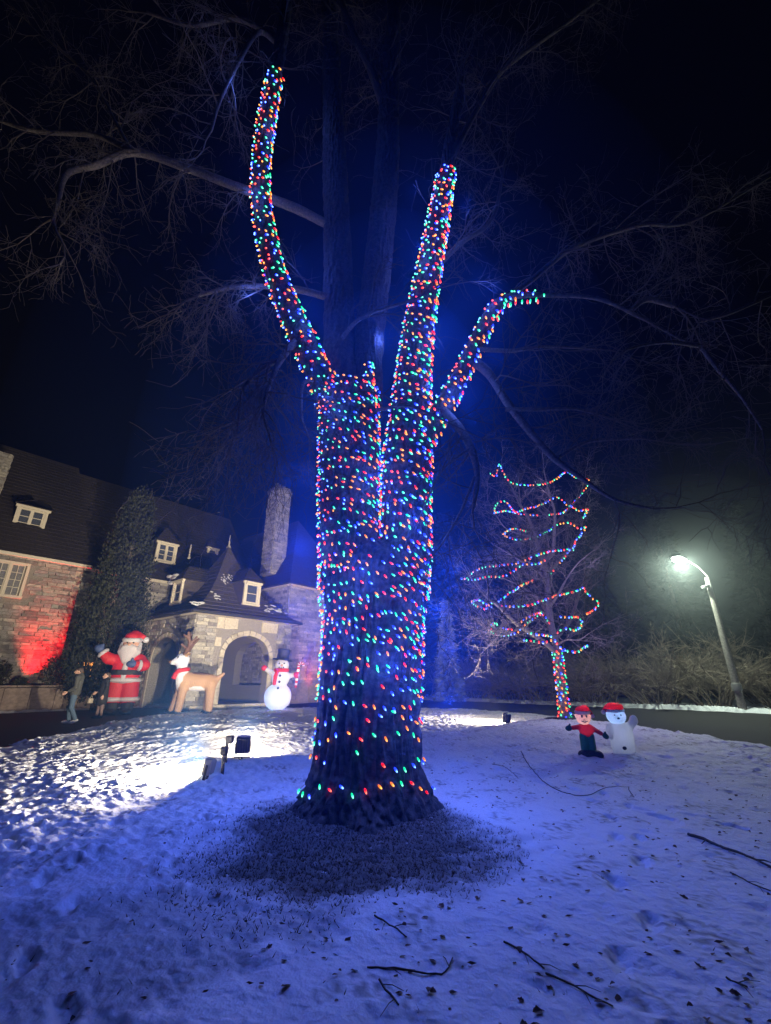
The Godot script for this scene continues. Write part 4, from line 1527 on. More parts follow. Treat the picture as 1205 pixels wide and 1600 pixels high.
func build_house() -> void:
	var o := Node3D.new()
	o.name = numbered("stone_house")
	add_child(o)
	o.transform = Transform3D(house_basis, HOUSE_AT)
	tag(o, "stone house with steep shingled roofs, dormers, tall chimney and an arched porch", "house")
	make_stone_shapes()
	rng.seed = 44
	var X := Vector3.RIGHT
	var Z := Vector3.BACK
	# ---- left range: wall at z = -6.2
	var mb := MB.new()
	mb.box(Vector3(-12.85, 3.5, -12.2), Vector3(18.3, 7.8, 12.0))
	var wall := part("wall", mb.mesh(M.mortar), o)
	var win := func(c, hl, hc): return c.x + hl > 13.7 and c.x - hl < 16.0 and c.y + hc > 5.1 and c.y - hc < 6.95
	lay_stones(wall, Vector3(-22.0, -0.1, -6.2), X, 18.3, 7.4, Z, win)
	# dressed stones round the window and at the corner
	lay_stones(wall, Vector3(-4.0, -0.1, -6.19), X, 0.3, 7.3, Z, null, 0.35, 0.3, true)
	lay_stones(wall, Vector3(-3.7, -0.1, -6.2), -Z, 0.6, 7.4, X)
	window(o, "window", Vector3(-7.15, 6.02, -6.15), 2.2, 1.78, 3, 2, 4, 0.13, Basis.IDENTITY, true, Vector3(0.04, 0.057, 0))
	# ---- main range, set back
	mb = MB.new()
	mb.box(Vector3(2.15, 3.5, -12.45), Vector3(11.66, 7.8, 11.1))
	wall = part("wall", mb.mesh(M.mortar), o)
	lay_stones(wall, Vector3(-3.66, -0.1, -6.9), X, 11.0, 7.4, Z, func(c, _a, _b): return c.x > 3.7 and c.y < 4.6 or (c.x < 1.9 and c.x > 0.8 and c.y < 2.6))
	# ---- right wing that comes forward, behind the great trunk
	mb = MB.new()
	mb.box(Vector3(10.05, 3.5, -7.05), Vector3(6.0, 7.8, 11.0))
	wall = part("wing_wall", mb.mesh(M.mortar), o)
	lay_stones(wall, Vector3(7.05, 1.2, -1.55), X, 6.0, 6.1, Z)
	lay_stones(wall, Vector3(7.05, 0.0, -7.0), Z, 5.45, 7.3, -X)
	var slabs := MB.new()
	slabs.cbox(Vector3(0, 0, 0), Vector3(0.985, 1.18, 0.12), 0.012)
	var slab_mesh := slabs.mesh(M.slab)
	for k in 6:
		part("slab", slab_mesh, wall).position = Vector3(7.55 + k, 0.6, -1.53)
	mb = MB.new()
	mb.cbox(Vector3(10.05, 7.37, -1.45), Vector3(6.3, 0.16, 0.3), 0.03)
	mb.cbox(Vector3(6.95, 7.37, -4.3), Vector3(0.3, 0.155, 5.4), 0.03)
	part("cornice", mb.mesh(M.ashlar), o)
	# ---- roofs
	mb = MB.new()
	var e := 0.35
	var A := Vector3(-22, 7.25, -6.2 + e)
	var B := Vector3(-3.45, 7.25, -6.2 + e)
	var C := Vector3(-3.9, 15.1, -11.9)
	var D := Vector3(-22, 15.1, -11.9)
	slope(mb, A, B, C, D)
	var Br := Vector3(-3.45, 7.25, -17.6)
	slope(mb, B, Br, C + Vector3(0, 0, -0.01), C)
	slope(mb, Vector3(-3.45, 7.25, -17.6), Vector3(-22, 7.25, -17.6), D, C)
	var roof := part("roof", mb.mesh(M.shingle), o)
	mb = MB.new()
	shingles(mb, A, B, C, D, 0.32, 0.34)
	part("shingles", mb.mesh(M.shingle), roof, false, "stuff")
	mb = MB.new()
	A = Vector3(-4.2, 7.25, -6.9 + e)
	B = Vector3(8.2, 7.25, -6.9 + e)
	C = Vector3(8.2, 14.9, -12.3)
	D = Vector3(-4.2, 14.9, -12.3)
	slope(mb, A, B, C, D)
	slope(mb, Vector3(8.2, 7.25, -17.7), Vector3(-4.2, 7.25, -17.7), D, C)
	roof = part("roof", mb.mesh(M.shingle), o)
	mb = MB.new()
	shingles(mb, A, B, C, D, 0.32, 0.34)
	part("shingles", mb.mesh(M.shingle), roof, false, "stuff")
	mb = MB.new()
	A = Vector3(6.7, 7.45, -1.2)
	B = Vector3(13.4, 7.45, -1.2)
	C = Vector3(10.05, 13.6, -5.0)
	var Ab := Vector3(6.7, 7.45, -12.5)
	var Bb := Vector3(13.4, 7.45, -12.5)
	var Cb := Vector3(10.05, 13.6, -12.5)
	slope(mb, A, B, C, C + Vector3(-0.01, 0, 0))
	slope(mb, Ab, A, C, Cb)
	slope(mb, B, Bb, Cb, C)
	roof = part("roof", mb.mesh(M.shingle), o)
	mb = MB.new()
	shingles(mb, A, B, C, C, 0.32, 0.34)
	shingles(mb, Ab, A, C, Cb, 0.32, 0.34)
	part("shingles", mb.mesh(M.shingle), roof, false, "stuff")
	# eaves boards
	mb = MB.new()
	mb.cbox(Vector3(-12.7, 7.2, -5.8), Vector3(18.6, 0.18, 0.1), 0.02)
	mb.cbox(Vector3(2.0, 7.2, -6.5), Vector3(11.6, 0.18, 0.1), 0.02)
	part("eaves", mb.mesh(M.trim), o)
	# ---- chimneys
	mb = MB.new()
	mb.box(Vector3(7.4, 11.6, -4.2), Vector3(1.2, 6.4, 1.2))
	mb.cbox(Vector3(7.4, 14.95, -4.2), Vector3(1.4, 0.3, 1.4), 0.06)
	mb.cbox(Vector3(7.4, 15.2, -4.2), Vector3(1.2, 0.25, 1.2), 0.06)
	wall = part("chimney", mb.mesh(M.mortar), o)
	lay_stones(wall, Vector3(6.8, 8.4, -3.6), X, 1.2, 6.4, Z, null, 0.17, 0.42)
	lay_stones(wall, Vector3(6.8, 8.4, -4.8), Z, 1.2, 6.4, -X, null, 0.17, 0.42)
	mb = MB.new()
	for k in 3:
		mb.lathe(Vector3(7.05 + k * 0.35, 15.3, -4.2), [Vector2(0.14, 0), Vector2(0.12, 0.3), Vector2(0.15, 0.34), Vector2(0.1, 0.36)], 10)
	part("chimney_pot", mb.mesh(M.stone2), wall)
	mb = MB.new()
	mb.box(Vector3(-8.3, 11.6, -9.0), Vector3(0.9, 3.4, 0.9))
	wall = part("chimney", mb.mesh(M.mortar), o)
	lay_stones(wall, Vector3(-8.75, 10.2, -8.55), X, 0.9, 3.1, Z, null, 0.17, 0.4)
	lay_stones(wall, Vector3(-7.85, 10.2, -8.55), -Z, 0.9, 3.1, X, null, 0.17, 0.4)
	# ---- dormers of the main roofs
	dormer(o, Vector3(-6.42, 8.72, -7.4), 1.42, 1.5, 2.6, Basis.IDENTITY, 0.25, 2, 3, 1.6, M.shingle)
	dormer(o, Vector3(1.05, 8.6, -7.35), 1.36, 1.4, 2.2, Basis.IDENTITY, 1.25, 2, 3, 0.0, M.shingle)
	dormer(o, Vector3(5.2, 9.9, -9.0), 0.9, 1.0, 2.0, Basis.IDENTITY, 0.8, 1, 3, 0.0, M.shingle)
	# ---- the porch: four walls with arches, a steep roof that flares to its eaves
	var front := Transform3D(Basis.IDENTITY, Vector3(0, 0, 0))
	wall = arch_wall(o, "porch_wall", 6.1, 4.55, 1.75, 4.62, 0.0, 2.45, 3.65, 0.5, front)
	var ar := arch_poly(1.75, 4.62, 0.0, 2.45, 3.65)
	voussoirs(wall, ar, 0.26, front)
	var hole := func(c, hl, hc):
		for q in [[-hl, -hc], [hl, -hc], [hl, hc], [-hl, hc], [0.0, 0.0]]:
			var p := Vector2(c.x + q[0], c.y + q[1])
			var s := (p - Vector2(3.185, 0)) * Vector2(1.0 / 1.18, 1.0 / 1.095) + Vector2(3.185, 0)
			if Geometry2D.is_point_in_polygon(s, ar):
				return true
		return false
	lay_stones(wall, Vector3(0, 0, 0), X, 1.15, 4.5, Z, hole)
	var hole2 := func(c, hl, hc): return hole.call(c + Vector2(1.16, 0), hl, hc)
	lay_stones(wall, Vector3(1.16, 0, 0), X, 3.9, 4.5, Z, hole2, 0.42, 0.62, true)
	lay_stones(wall, Vector3(5.07, 0, 0), X, 1.03, 4.5, Z, func(c, hl, hc): return hole.call(c + Vector2(5.07, 0), hl, hc))
	var left := Transform3D(Basis(Z, Vector3.UP, -X), Vector3(0, 0, -6.8))
	wall = arch_wall(o, "porch_wall", 6.295, 4.55, 2.6, 5.45, 0.0, 2.35, 3.5, 0.5, left)
	var ar_l := arch_poly(2.6, 5.45, 0.0, 2.35, 3.5)
	voussoirs(wall, ar_l, 0.26, left)
	var hole_l := func(c, hl, hc):
		for q in [[-hl, -hc], [hl, -hc], [hl, hc], [-hl, hc], [0.0, 0.0]]:
			var p := Vector2(c.x + q[0], c.y + q[1])
			var s := (p - Vector2(4.025, 0)) * Vector2(1.0 / 1.18, 1.0 / 1.095) + Vector2(4.025, 0)
			if Geometry2D.is_point_in_polygon(s, ar_l):
				return true
		return false
	lay_stones(wall, Vector3(0, 0, -6.8), Z, 6.79, 4.5, -X, hole_l)
	var right := Transform3D(Basis(-Z, Vector3.UP, X), Vector3(6.1, 0, -0.505))
	wall = arch_wall(o, "porch_wall", 6.2, 4.55, 1.1, 4.3, 1.1, 2.6, 3.6, 0.5, right)
	mb = MB.new()
	mb.box(Vector3(3.05, 0.06, -3.4), Vector3(5.9, 0.08, 6.6))
	part("porch_floor", mb.mesh(M.slab), o)
	mb = MB.new()
	mb.box(Vector3(3.05, 4.5, -3.6), Vector3(5.06, 0.06, 6.1))
	part("porch_ceiling", mb.mesh(M.mortar), o)
	# kerb stones along the foot of the porch
	mb = MB.new()
	mb.cbox(Vector3.ZERO, Vector3(0.98, 0.26, 0.3), 0.03)
	var kerb := mb.mesh(M.ashlar)
	for k in 6:
		part("kerb_stone", kerb, wall).position = Vector3(0.55 + k, 0.1, 0.32)
	# gutter
	mb = MB.new()
	mb.cbox(Vector3(3.05, 4.6, 0.42), Vector3(7.1, 0.13, 0.13), 0.03)
	mb.cbox(Vector3(-0.45, 4.6, -3.4), Vector3(0.13, 0.128, 7.5), 0.03)
	mb.cbox(Vector3(6.55, 4.6, -3.4), Vector3(0.13, 0.128, 7.5), 0.03)
	part("gutter", mb.mesh(M.dark_trim), o)
	mb = MB.new()
	mb.box(Vector3(3.05, 4.58, -3.1), Vector3(6.9, 0.05, 7.0))
	part("soffit", mb.mesh(M.trim), o)
	# roof: rings of a square that shrinks along a bell curve
	var ctr := Vector3(3.05, 0, -3.1)
	var ring := func(t):
		var half: float = lerpf(3.52, 0.0, t) - 0.62 * sin(PI * pow(t, 0.75)) * (1.0 - t * 0.25)
		return Vector2(maxf(half, 0.03), 4.66 + 4.75 * pow(t, 1.1))
	mb = MB.new()
	var under := MB.new()
	var steps := 17
	for k in steps:
		var q0: Vector2 = ring.call(float(k) / steps)
		var q1: Vector2 = ring.call(float(k + 1) / steps)
		for side in 4:
			var bb := Basis(Vector3.UP, side * PI / 2)
			var a := ctr + bb * Vector3(-q0.x, q0.y, q0.x)
			var b := ctr + bb * Vector3(q0.x, q0.y, q0.x)
			var c := ctr + bb * Vector3(q1.x, q1.y, q1.x)
			var d := ctr + bb * Vector3(-q1.x, q1.y, q1.x)
			under.quad(a, d, c, b)
			if side != 2:
				shingles(mb, a, b, c, d, 0.36, 0.27)
	roof = part("porch_roof", under.mesh(M.shingle_pale), o)
	part("shingles", mb.mesh(M.shingle_pale), roof, false, "stuff")
	mb = MB.new()
	mb.lathe(ctr + Vector3(0, 9.3, 0), [Vector2(0.16, 0.0), Vector2(0.12, 0.12), Vector2(0.05, 0.2), Vector2(0.06, 0.42), Vector2(0.02, 0.5), Vector2(0.015, 0.85), Vector2(0.0, 0.9)], 10)
	part("finial", mb.mesh(M.stone3), roof)
	mb = MB.new()
	mb.lathe(ctr + Vector3(-1.2, 8.8, -2.6), [Vector2(0.1, 0.0), Vector2(0.05, 0.2), Vector2(0.05, 0.9), Vector2(0.0, 1.0)], 10)
	part("finial", mb.mesh(M.stone3), roof)
	dormer(o, Vector3(3.42, 5.42, -0.55), 1.12, 1.38, 1.9, Basis.IDENTITY, 0.95, 1, 2, 0.0, M.shingle_pale)
	dormer(o, Vector3(0.5, 5.42, -3.6), 1.12, 1.42, 1.9, Basis(Vector3.UP, -PI / 2), 0.95, 1, 2, 0.0, M.shingle_pale)
	# old snow caught on the porch roof
	var sn := [[Vector3(0.0, 5.1, 0), 2, 0.9, 0], [Vector3(2.35, 6.9, 0), 1, 0.35, 0], [Vector3(2.75, 7.2, 0), 1, 0.3, 0], [Vector3(5.4, 5.35, 0), 2, 1.0, 0], [Vector3(4.7, 5.2, 0), 1, 0.7, 0], [Vector3(1.4, 5.6, 0), 1, 0.5, 0]]
	for k in sn.size():
		var q: Array = sn[k]
		var t := pow((q[0].y - 4.66) / 4.75, 1.0 / 1.1)
		var r0: Vector2 = ring.call(t)
		var pm := MB.new()
		for j in 14:
			var u: float = rng.randfn() * 0.3 * q[2]
			var w := rng.randfn() * 0.14
			pm.ball(Vector3(q[0].x + u, r0.y + w, ctr.z + r0.x + 0.035 - w * 0.62), Vector3(rng.randf_range(0.1, 0.24) * q[2], 0.07, 0.022), Basis(X, -0.9), 8, 5)
		pm.tint = Color(0.8, 0.8, 0.8)
		part("snow_patch", pm.mesh(M.trim_snow), roof)
	var pm2 := MB.new()
	for j in 14:
		pm2.ball(Vector3(0.62 - rng.randf() * 0.2, 6.95 + rng.randf_range(-0.2, 0.35), -4.7 + rng.randf_range(-0.3, 0.6)), Vector3(0.12, 0.1, 0.3), Basis.IDENTITY, 8, 5)
	for j in 12:
		pm2.ball(Vector3(1.25 + rng.randf() * 0.8, 7.0 + rng.randf_range(-0.05, 0.5), -4.4 + rng.randf_range(-0.5, 0.2)), Vector3(0.22, 0.08, 0.3), Basis.IDENTITY, 8, 5)
	part("snow_patch", pm2.mesh(M.trim_snow), roof)
	# ---- a small doorway with a lit fanlight, behind the walkers
	mb = MB.new()
	mb.cbox(Vector3(-2.3, 1.3, -6.86), Vector3(1.2, 2.6, 0.1), 0.02)
	var door := part("door", mb.mesh(M.dark_trim), o)
	mb = MB.new()
	mb.box(Vector3(-2.3, 1.9, -6.8), Vector3(0.7, 0.75, 0.03))
	part("lit_window", mb.mesh(M.lit_window), door)
	omni("window_lamp", Vector3(-2.3, 1.9, -6.6), Color(1.0, 0.62, 0.25), 0.5, 0.1, o)
	finish_stones(o)


func build_house_things() -> void:
	# the low planter wall of slabs before the left range
	var o := Node3D.new()
	o.name = numbered("planter_wall")
	add_child(o)
	o.transform = Transform3D(house_basis, HOUSE_AT + house_basis * Vector3(-14.0, 0, -4.9))
	tag(o, "low planter wall of pinkish stone slabs along the foot of the house", "wall")
	var mb := MB.new()
	mb.box(Vector3(6.4, 0.5, -0.12), Vector3(12.6, 1.0, 0.1))
	part("core", mb.mesh(M.mortar), o)
	mb = MB.new()
	mb.cbox(Vector3(0, 0.5, 0), Vector3(0.985, 1.06, 0.12), 0.014)
	var sm := mb.mesh(M.slab)
	mb = MB.new()
	mb.cbox(Vector3(0, 1.1, -0.05), Vector3(1.2, 0.09, 0.3), 0.02)
	var cm := mb.mesh(M.slab)
	for k in 12:
		part("slab", sm, o).position = Vector3(0.6 + k * 1.0, 0, 0)
	for k in 10:
		part("coping_stone", cm, o).position = Vector3(0.65 + k * 1.21, 0, 0)
	# red floodlights that wash the walls
	for q in [[Vector3(-4.95, 1.1, -5.7), "small red floodlight in the shrubs under the left stone wall", Vector3(0.16, 1.0, -0.1), 70.0], [Vector3(9.1, 0.1, -0.7), "small red floodlight at the foot of the wing behind the big trunk", Vector3(-0.02, 1.0, -0.17), 16.0]]:
		var at: Vector3 = HOUSE_AT + house_basis * q[0]
		var f := thing("red_floodlight", q[1], "floodlight", at)
		var to: Vector3 = house_basis * q[2]
		var b := Basis.looking_at(-to.normalized(), Vector3(0.1, 0.3, 1.0))
		mb = MB.new()
		mb.cbox(Vector3(0, 0.12, 0), Vector3(0.22, 0.16, 0.1), 0.02, b)
		part("housing", mb.mesh(M.black_plastic), f)
		mb = MB.new()
		mb.box(Vector3(0, 0.12, 0) + b * Vector3(0, 0, 0.055), Vector3(0.18, 0.12, 0.01), b)
		part("lamp_face", mb.mesh(M.red_face), f)
		mb = MB.new()
		mb.tube(PackedVector3Array([Vector3(0, -0.12, 0), Vector3(0, 0.05, 0)]), PackedFloat32Array([0.015, 0.02]), 8)
		part("stake", mb.mesh(M.black_plastic), f)
		spot("red_lamp", Vector3(0, 0.12, 0) + to.normalized() * 0.09 + at - at, to, Color(1.0, 0.08, 0.12), q[3], 0.2, 38.0, 1.0, f)


func leaf_mass(mb: MB, at: Vector3, r: Vector3, count: int, size: float, dark: Color, pale: Color, up := 0.4) -> void:
	for k in count:
		var d := Vector3(rng.randfn(), rng.randfn(), rng.randfn()).normalized()
		var p := at + d * r * pow(rng.randf(), 0.35)
		spray(mb, p, d, size * rng.randf_range(0.6, 1.4), dark.lerp(pale, rng.randf()), up)


func spray(mb: MB, p: Vector3, d: Vector3, s: float, c: Color, up: float) -> void:
	mb.tint = c
	var y := (d + Vector3(0, up, 0) + Vector3(rng.randf_range(-1, 1), rng.randf_range(-1, 1), rng.randf_range(-1, 1)) * 0.5).normalized()
	var x := y.cross(Vector3(rng.randf_range(-1, 1), rng.randf_range(-1, 1), rng.randf_range(-1, 1))).normalized()
	mb.tri(p - x * s * 0.3, p + y * s, p + x * s * 0.3)
	mb.tri(p - x * s * 0.05, p + y * s * 0.6 + x * s * 0.5, p + x * s * 0.2 - y * s * 0.1)


func build_evergreen() -> void:
	# the tall dark column of foliage before the house
	var at := Vector3(-13.6, 0.3, -22.3)
	var o := thing("evergreen", "tall dark conical evergreen standing against the stone house", "tree", at)
	var mb := MB.new()
	mb.tube(PackedVector3Array([Vector3(0, -0.1, 0), Vector3(0.05, 5, 0), Vector3(0.1, 10.4, 0)]), PackedFloat32Array([0.22, 0.15, 0.03]), 10)
	for k in 70:
		var h := rng.randf_range(0.9, 10.0)
		var a := rng.randf() * TAU
		var l := (2.0 - h * 0.165) * 0.85
		mb.tube(PackedVector3Array([Vector3(0, h, 0), Vector3(cos(a) * l * 0.6, h + 0.3 * l, sin(a) * l * 0.6), Vector3(cos(a) * l, h + 0.9 * l, sin(a) * l)]), PackedFloat32Array([0.03, 0.02, 0.008]), 4, false)
	part("trunk", mb.mesh(M.bark), o)
	mb = MB.new()
	rng.seed = 91
	# overlapping upswept plumes
	for k in 620:
		var h := 0.9 + 10.0 * pow(rng.randf(), 1.25)
		var a := rng.randf() * TAU
		var rad := 1.95 * pow(maxf(0.02, 1.0 - pow(h / 11.3, 1.7)), 0.62) * (0.88 + 0.2 * noise_a.get_noise_2d(a * 40.0, h * 24.0))
		rad *= 0.72 + 0.28 * smoother(0.6, 2.4, h)
		var c := Vector3(cos(a) * rad * rng.randf_range(0.55, 1.0), h, sin(a) * rad * rng.randf_range(0.55, 1.0))
		var tone := rng.randf_range(0.6, 1.3)
		for j in 42:
			var q := c + Vector3(rng.randfn() * 0.13, rng.randfn() * 0.3, rng.randfn() * 0.13)
			spray(mb, q, Vector3(cos(a) * 0.5, 0.6, sin(a) * 0.5), rng.randf_range(0.07, 0.17), Color(0.02 * tone, 0.024 * tone, 0.012 * tone), 0.6)
	part("crown", mb.mesh(M.foliage), o, false, "stuff")
	# low shrubs in the planter, two of them red in the floodlight
	var places := [[-6.2, -5.6, 0.8, 1.0], [-3.95, -5.3, 0.95, 1.25], [-2.9, -5.4, 0.75, 0.85], [-8.3, -5.6, 0.8, 0.7], [-5.3, -5.2, 0.4, 0.35]]
	var names := ["low shrub just left of the red glow before the stone wall", "tallest shrub in the planter, right of the red floodlight", "small shrub in the planter nearest the dark evergreen", "leftmost low shrub behind the planter wall", "tiny shrub at the planter's edge beside the red floodlight"]
	for k in places.size():
		var q: Array = places[k]
		var s := thing("shrub", names[k], "shrub", HOUSE_AT + house_basis * Vector3(q[0], 1.05, q[1]), 0.0, "shrubs in the planter")
		mb = MB.new()
		for j in 7:
			var a := rng.randf() * TAU
			mb.tube(PackedVector3Array([Vector3.ZERO, Vector3(cos(a) * 0.2, q[3] * 0.4, sin(a) * 0.2), Vector3(cos(a) * 0.42, q[3] * 0.85, sin(a) * 0.42)]), PackedFloat32Array([0.02, 0.012, 0.006]), 4, false)
		part("stems", mb.mesh(M.twig_bark), s, false, "stuff")
		mb = MB.new()
		leaf_mass(mb, Vector3(0, q[3] * 0.55, 0), Vector3(q[2] * 0.75, q[3] * 0.6, q[2] * 0.6), 900, 0.09, Color(0.03, 0.035, 0.02), Color(0.07, 0.07, 0.04))
		part("leaves", mb.mesh(M.foliage), s, false, "stuff")


# ------------------------------------------------------------------ rounded bodies: tapered capsules and ellipsoids blended into one skin
class Blob:
	var kind := 0            # 0 capsule, 1 ellipsoid
	var a: Vector3
	var b: Vector3
	var ra: float
	var rb: float
	var r: Vector3
	var inv: Basis
	var col: Color

	func dist(p: Vector3) -> float:
		if kind == 0:
			var ab := b - a
			var t := clampf((p - a).dot(ab) / maxf(ab.length_squared(), 1e-9), 0.0, 1.0)
			return p.distance_to(a + ab * t) - lerpf(ra, rb, t)
		var q := inv * (p - a)
		var k0 := (q / r).length()
		var k1 := (q / (r * r)).length()
		return k0 * (k0 - 1.0) / maxf(k1, 1e-6)

	func lo() -> Vector3:
		if kind == 0:
			return (a - Vector3.ONE * ra).min(b - Vector3.ONE * rb)
		return a - Vector3.ONE * maxf(r.x, maxf(r.y, r.z))

	func hi() -> Vector3:
		if kind == 0:
			return (a + Vector3.ONE * ra).max(b + Vector3.ONE * rb)
		return a + Vector3.ONE * maxf(r.x, maxf(r.y, r.z))


func cap(a: Vector3, b: Vector3, ra: float, rb: float, col := Color.WHITE) -> Blob:
	var q := Blob.new()
	q.a = a; q.b = b; q.ra = ra; q.rb = rb; q.col = col
	return q


func egg(a: Vector3, r: Vector3, col := Color.WHITE, turn := Vector3.ZERO) -> Blob:
	var q := Blob.new()
	q.kind = 1
	q.a = a; q.r = r; q.col = col
	q.inv = Basis.from_euler(turn).inverse()
	return q


func net(mb: MB, blobs: Array, cell: float, k: float) -> void:
	var lo := Vector3.ONE * 1e9
	var hi := -lo
	for q in blobs:
		lo = lo.min(q.lo())
		hi = hi.max(q.hi())
	lo -= Vector3.ONE * (cell * 2.0 + k * 0.5)
	hi += Vector3.ONE * (cell * 2.0 + k * 0.5)
	var nx := int((hi.x - lo.x) / cell) + 2
	var ny := int((hi.y - lo.y) / cell) + 2
	var nz := int((hi.z - lo.z) / cell) + 2
	var f := PackedFloat32Array()
	f.resize(nx * ny * nz)
	f.fill(10.0)
	var near := PackedFloat32Array()
	near.resize(nx * ny * nz)
	near.fill(10.0)
	var who := PackedInt32Array()
	who.resize(nx * ny * nz)
	for bi in blobs.size():
		var q: Blob = blobs[bi]
		var pad := Vector3.ONE * (cell * 2.5 + k)
		var l := ((q.lo() - pad - lo) / cell).floor()
		var h := ((q.hi() + pad - lo) / cell).ceil()
		for z in range(maxi(0, int(l.z)), mini(nz, int(h.z) + 1)):
			for y in range(maxi(0, int(l.y)), mini(ny, int(h.y) + 1)):
				for x in range(maxi(0, int(l.x)), mini(nx, int(h.x) + 1)):
					var o := (z * ny + y) * nx + x
					var d := q.dist(lo + Vector3(x, y, z) * cell)
					var g := f[o]
					if d < near[o]:
						near[o] = d
						who[o] = bi
					var w := maxf(k - absf(d - g), 0.0) / maxf(k, 1e-6)
					f[o] = minf(d, g) - w * w * k * 0.25
	var at := PackedInt32Array()
	at.resize(nx * ny * nz)
	at.fill(-1)
	var s0 := mb.v.size()
	var offs := [0, 1, nx, nx + 1, nx * ny, nx * ny + 1, nx * ny + nx, nx * ny + nx + 1]
	var cor := [Vector3(0, 0, 0), Vector3(1, 0, 0), Vector3(0, 1, 0), Vector3(1, 1, 0), Vector3(0, 0, 1), Vector3(1, 0, 1), Vector3(0, 1, 1), Vector3(1, 1, 1)]
	var edges := [[0, 1], [2, 3], [4, 5], [6, 7], [0, 2], [1, 3], [4, 6], [5, 7], [0, 4], [1, 5], [2, 6], [3, 7]]
	for z in nz - 1:
		for y in ny - 1:
			for x in nx - 1:
				var o := (z * ny + y) * nx + x
				var neg := 0
				for c in 8:
					if f[o + offs[c]] < 0.0:
						neg += 1
				if neg == 0 or neg == 8:
					continue
				var sum := Vector3.ZERO
				var cnt := 0
				for e in edges:
					var fa := f[o + offs[e[0]]]
					var fb := f[o + offs[e[1]]]
					if (fa < 0.0) != (fb < 0.0):
						var ca: Vector3 = cor[e[0]]
						sum += ca.lerp(cor[e[1]], fa / (fa - fb))
						cnt += 1
				var p := lo + (Vector3(x, y, z) + sum / cnt) * cell
				var gr := Vector3(f[o + 1] - f[o] + f[o + offs[7]] - f[o + offs[6]], f[o + nx] - f[o] + f[o + offs[7]] - f[o + offs[5]], f[o + offs[4]] - f[o] + f[o + offs[7]] - f[o + offs[3]])
				at[o] = mb.v.size()
				mb.v.append(p)
				mb.n.append(gr.normalized() if gr.length_squared() > 1e-12 else Vector3.UP)
				mb.uv.append(Vector2.ZERO)
				mb.c.append(blobs[who[o]].col)
	for z in range(1, nz - 1):
		for y in range(1, ny - 1):
			for x in range(1, nx - 1):
				var o := (z * ny + y) * nx + x
				for ax in 3:
					var st: int = [1, nx, nx * ny][ax]
					var fa := f[o]
					var fb := f[o + st]
					if (fa < 0.0) == (fb < 0.0):
						continue
					var u: int = [nx, nx * ny, 1][ax]
					var w: int = [nx * ny, 1, nx][ax]
					var q := [at[o], at[o - u], at[o - u - w], at[o - w]]
					if q.min() < 0:
						continue
					var v0 := mb.v[q[0]]
					if (mb.v[q[1]] - v0).cross(mb.v[q[2]] - v0).dot(mb.n[q[0]] + mb.n[q[2]]) > 0.0:
						mb.ix.append(q[0]); mb.ix.append(q[2]); mb.ix.append(q[1])
						mb.ix.append(q[0]); mb.ix.append(q[3]); mb.ix.append(q[2])
					else:
						mb.ix.append(q[0]); mb.ix.append(q[1]); mb.ix.append(q[2])
						mb.ix.append(q[0]); mb.ix.append(q[2]); mb.ix.append(q[3])


func body(called: String, o: Node3D, blobs: Array, cell: float, k: float, material: Material) -> MeshInstance3D:
	var mb := MB.new()
	net(mb, blobs, cell, k)
	return part(called, mb.mesh(material), o)


func cloth_mat(called: String, c: Color, through := 0.6) -> StandardMaterial3D:   # thin blown-up nylon, lit from inside
	var m := mat(called, c, 0.55)
	m.heightmap_enabled = true
	m.heightmap_texture = M.snow.heightmap_texture
	m.heightmap_scale = 2.5
	m.uv1_triplanar = true
	m.uv1_scale = Vector3(1.6, 0.5, 1.6)
	m.backlight_enabled = true
	var most := maxf(c.r, maxf(c.g, c.b))
	m.backlight = Color(c.r / most * through, c.g / most * through, c.b / most * through) if through > 0.05 else Color(0.02, 0.02, 0.02)
	return m


func tube_ring(mb: MB, at: Vector3, r: float, thick: float, b := Basis.IDENTITY, flat := 1.0) -> void:
	var P := PackedVector3Array()
	var R := PackedFloat32Array()
	for k in 21:
		var a := TAU * k / 20
		P.append(at + b * Vector3(cos(a) * r, 0, sin(a) * r * flat))
		R.append(thick)
	mb.tube(P, R, 8, false)


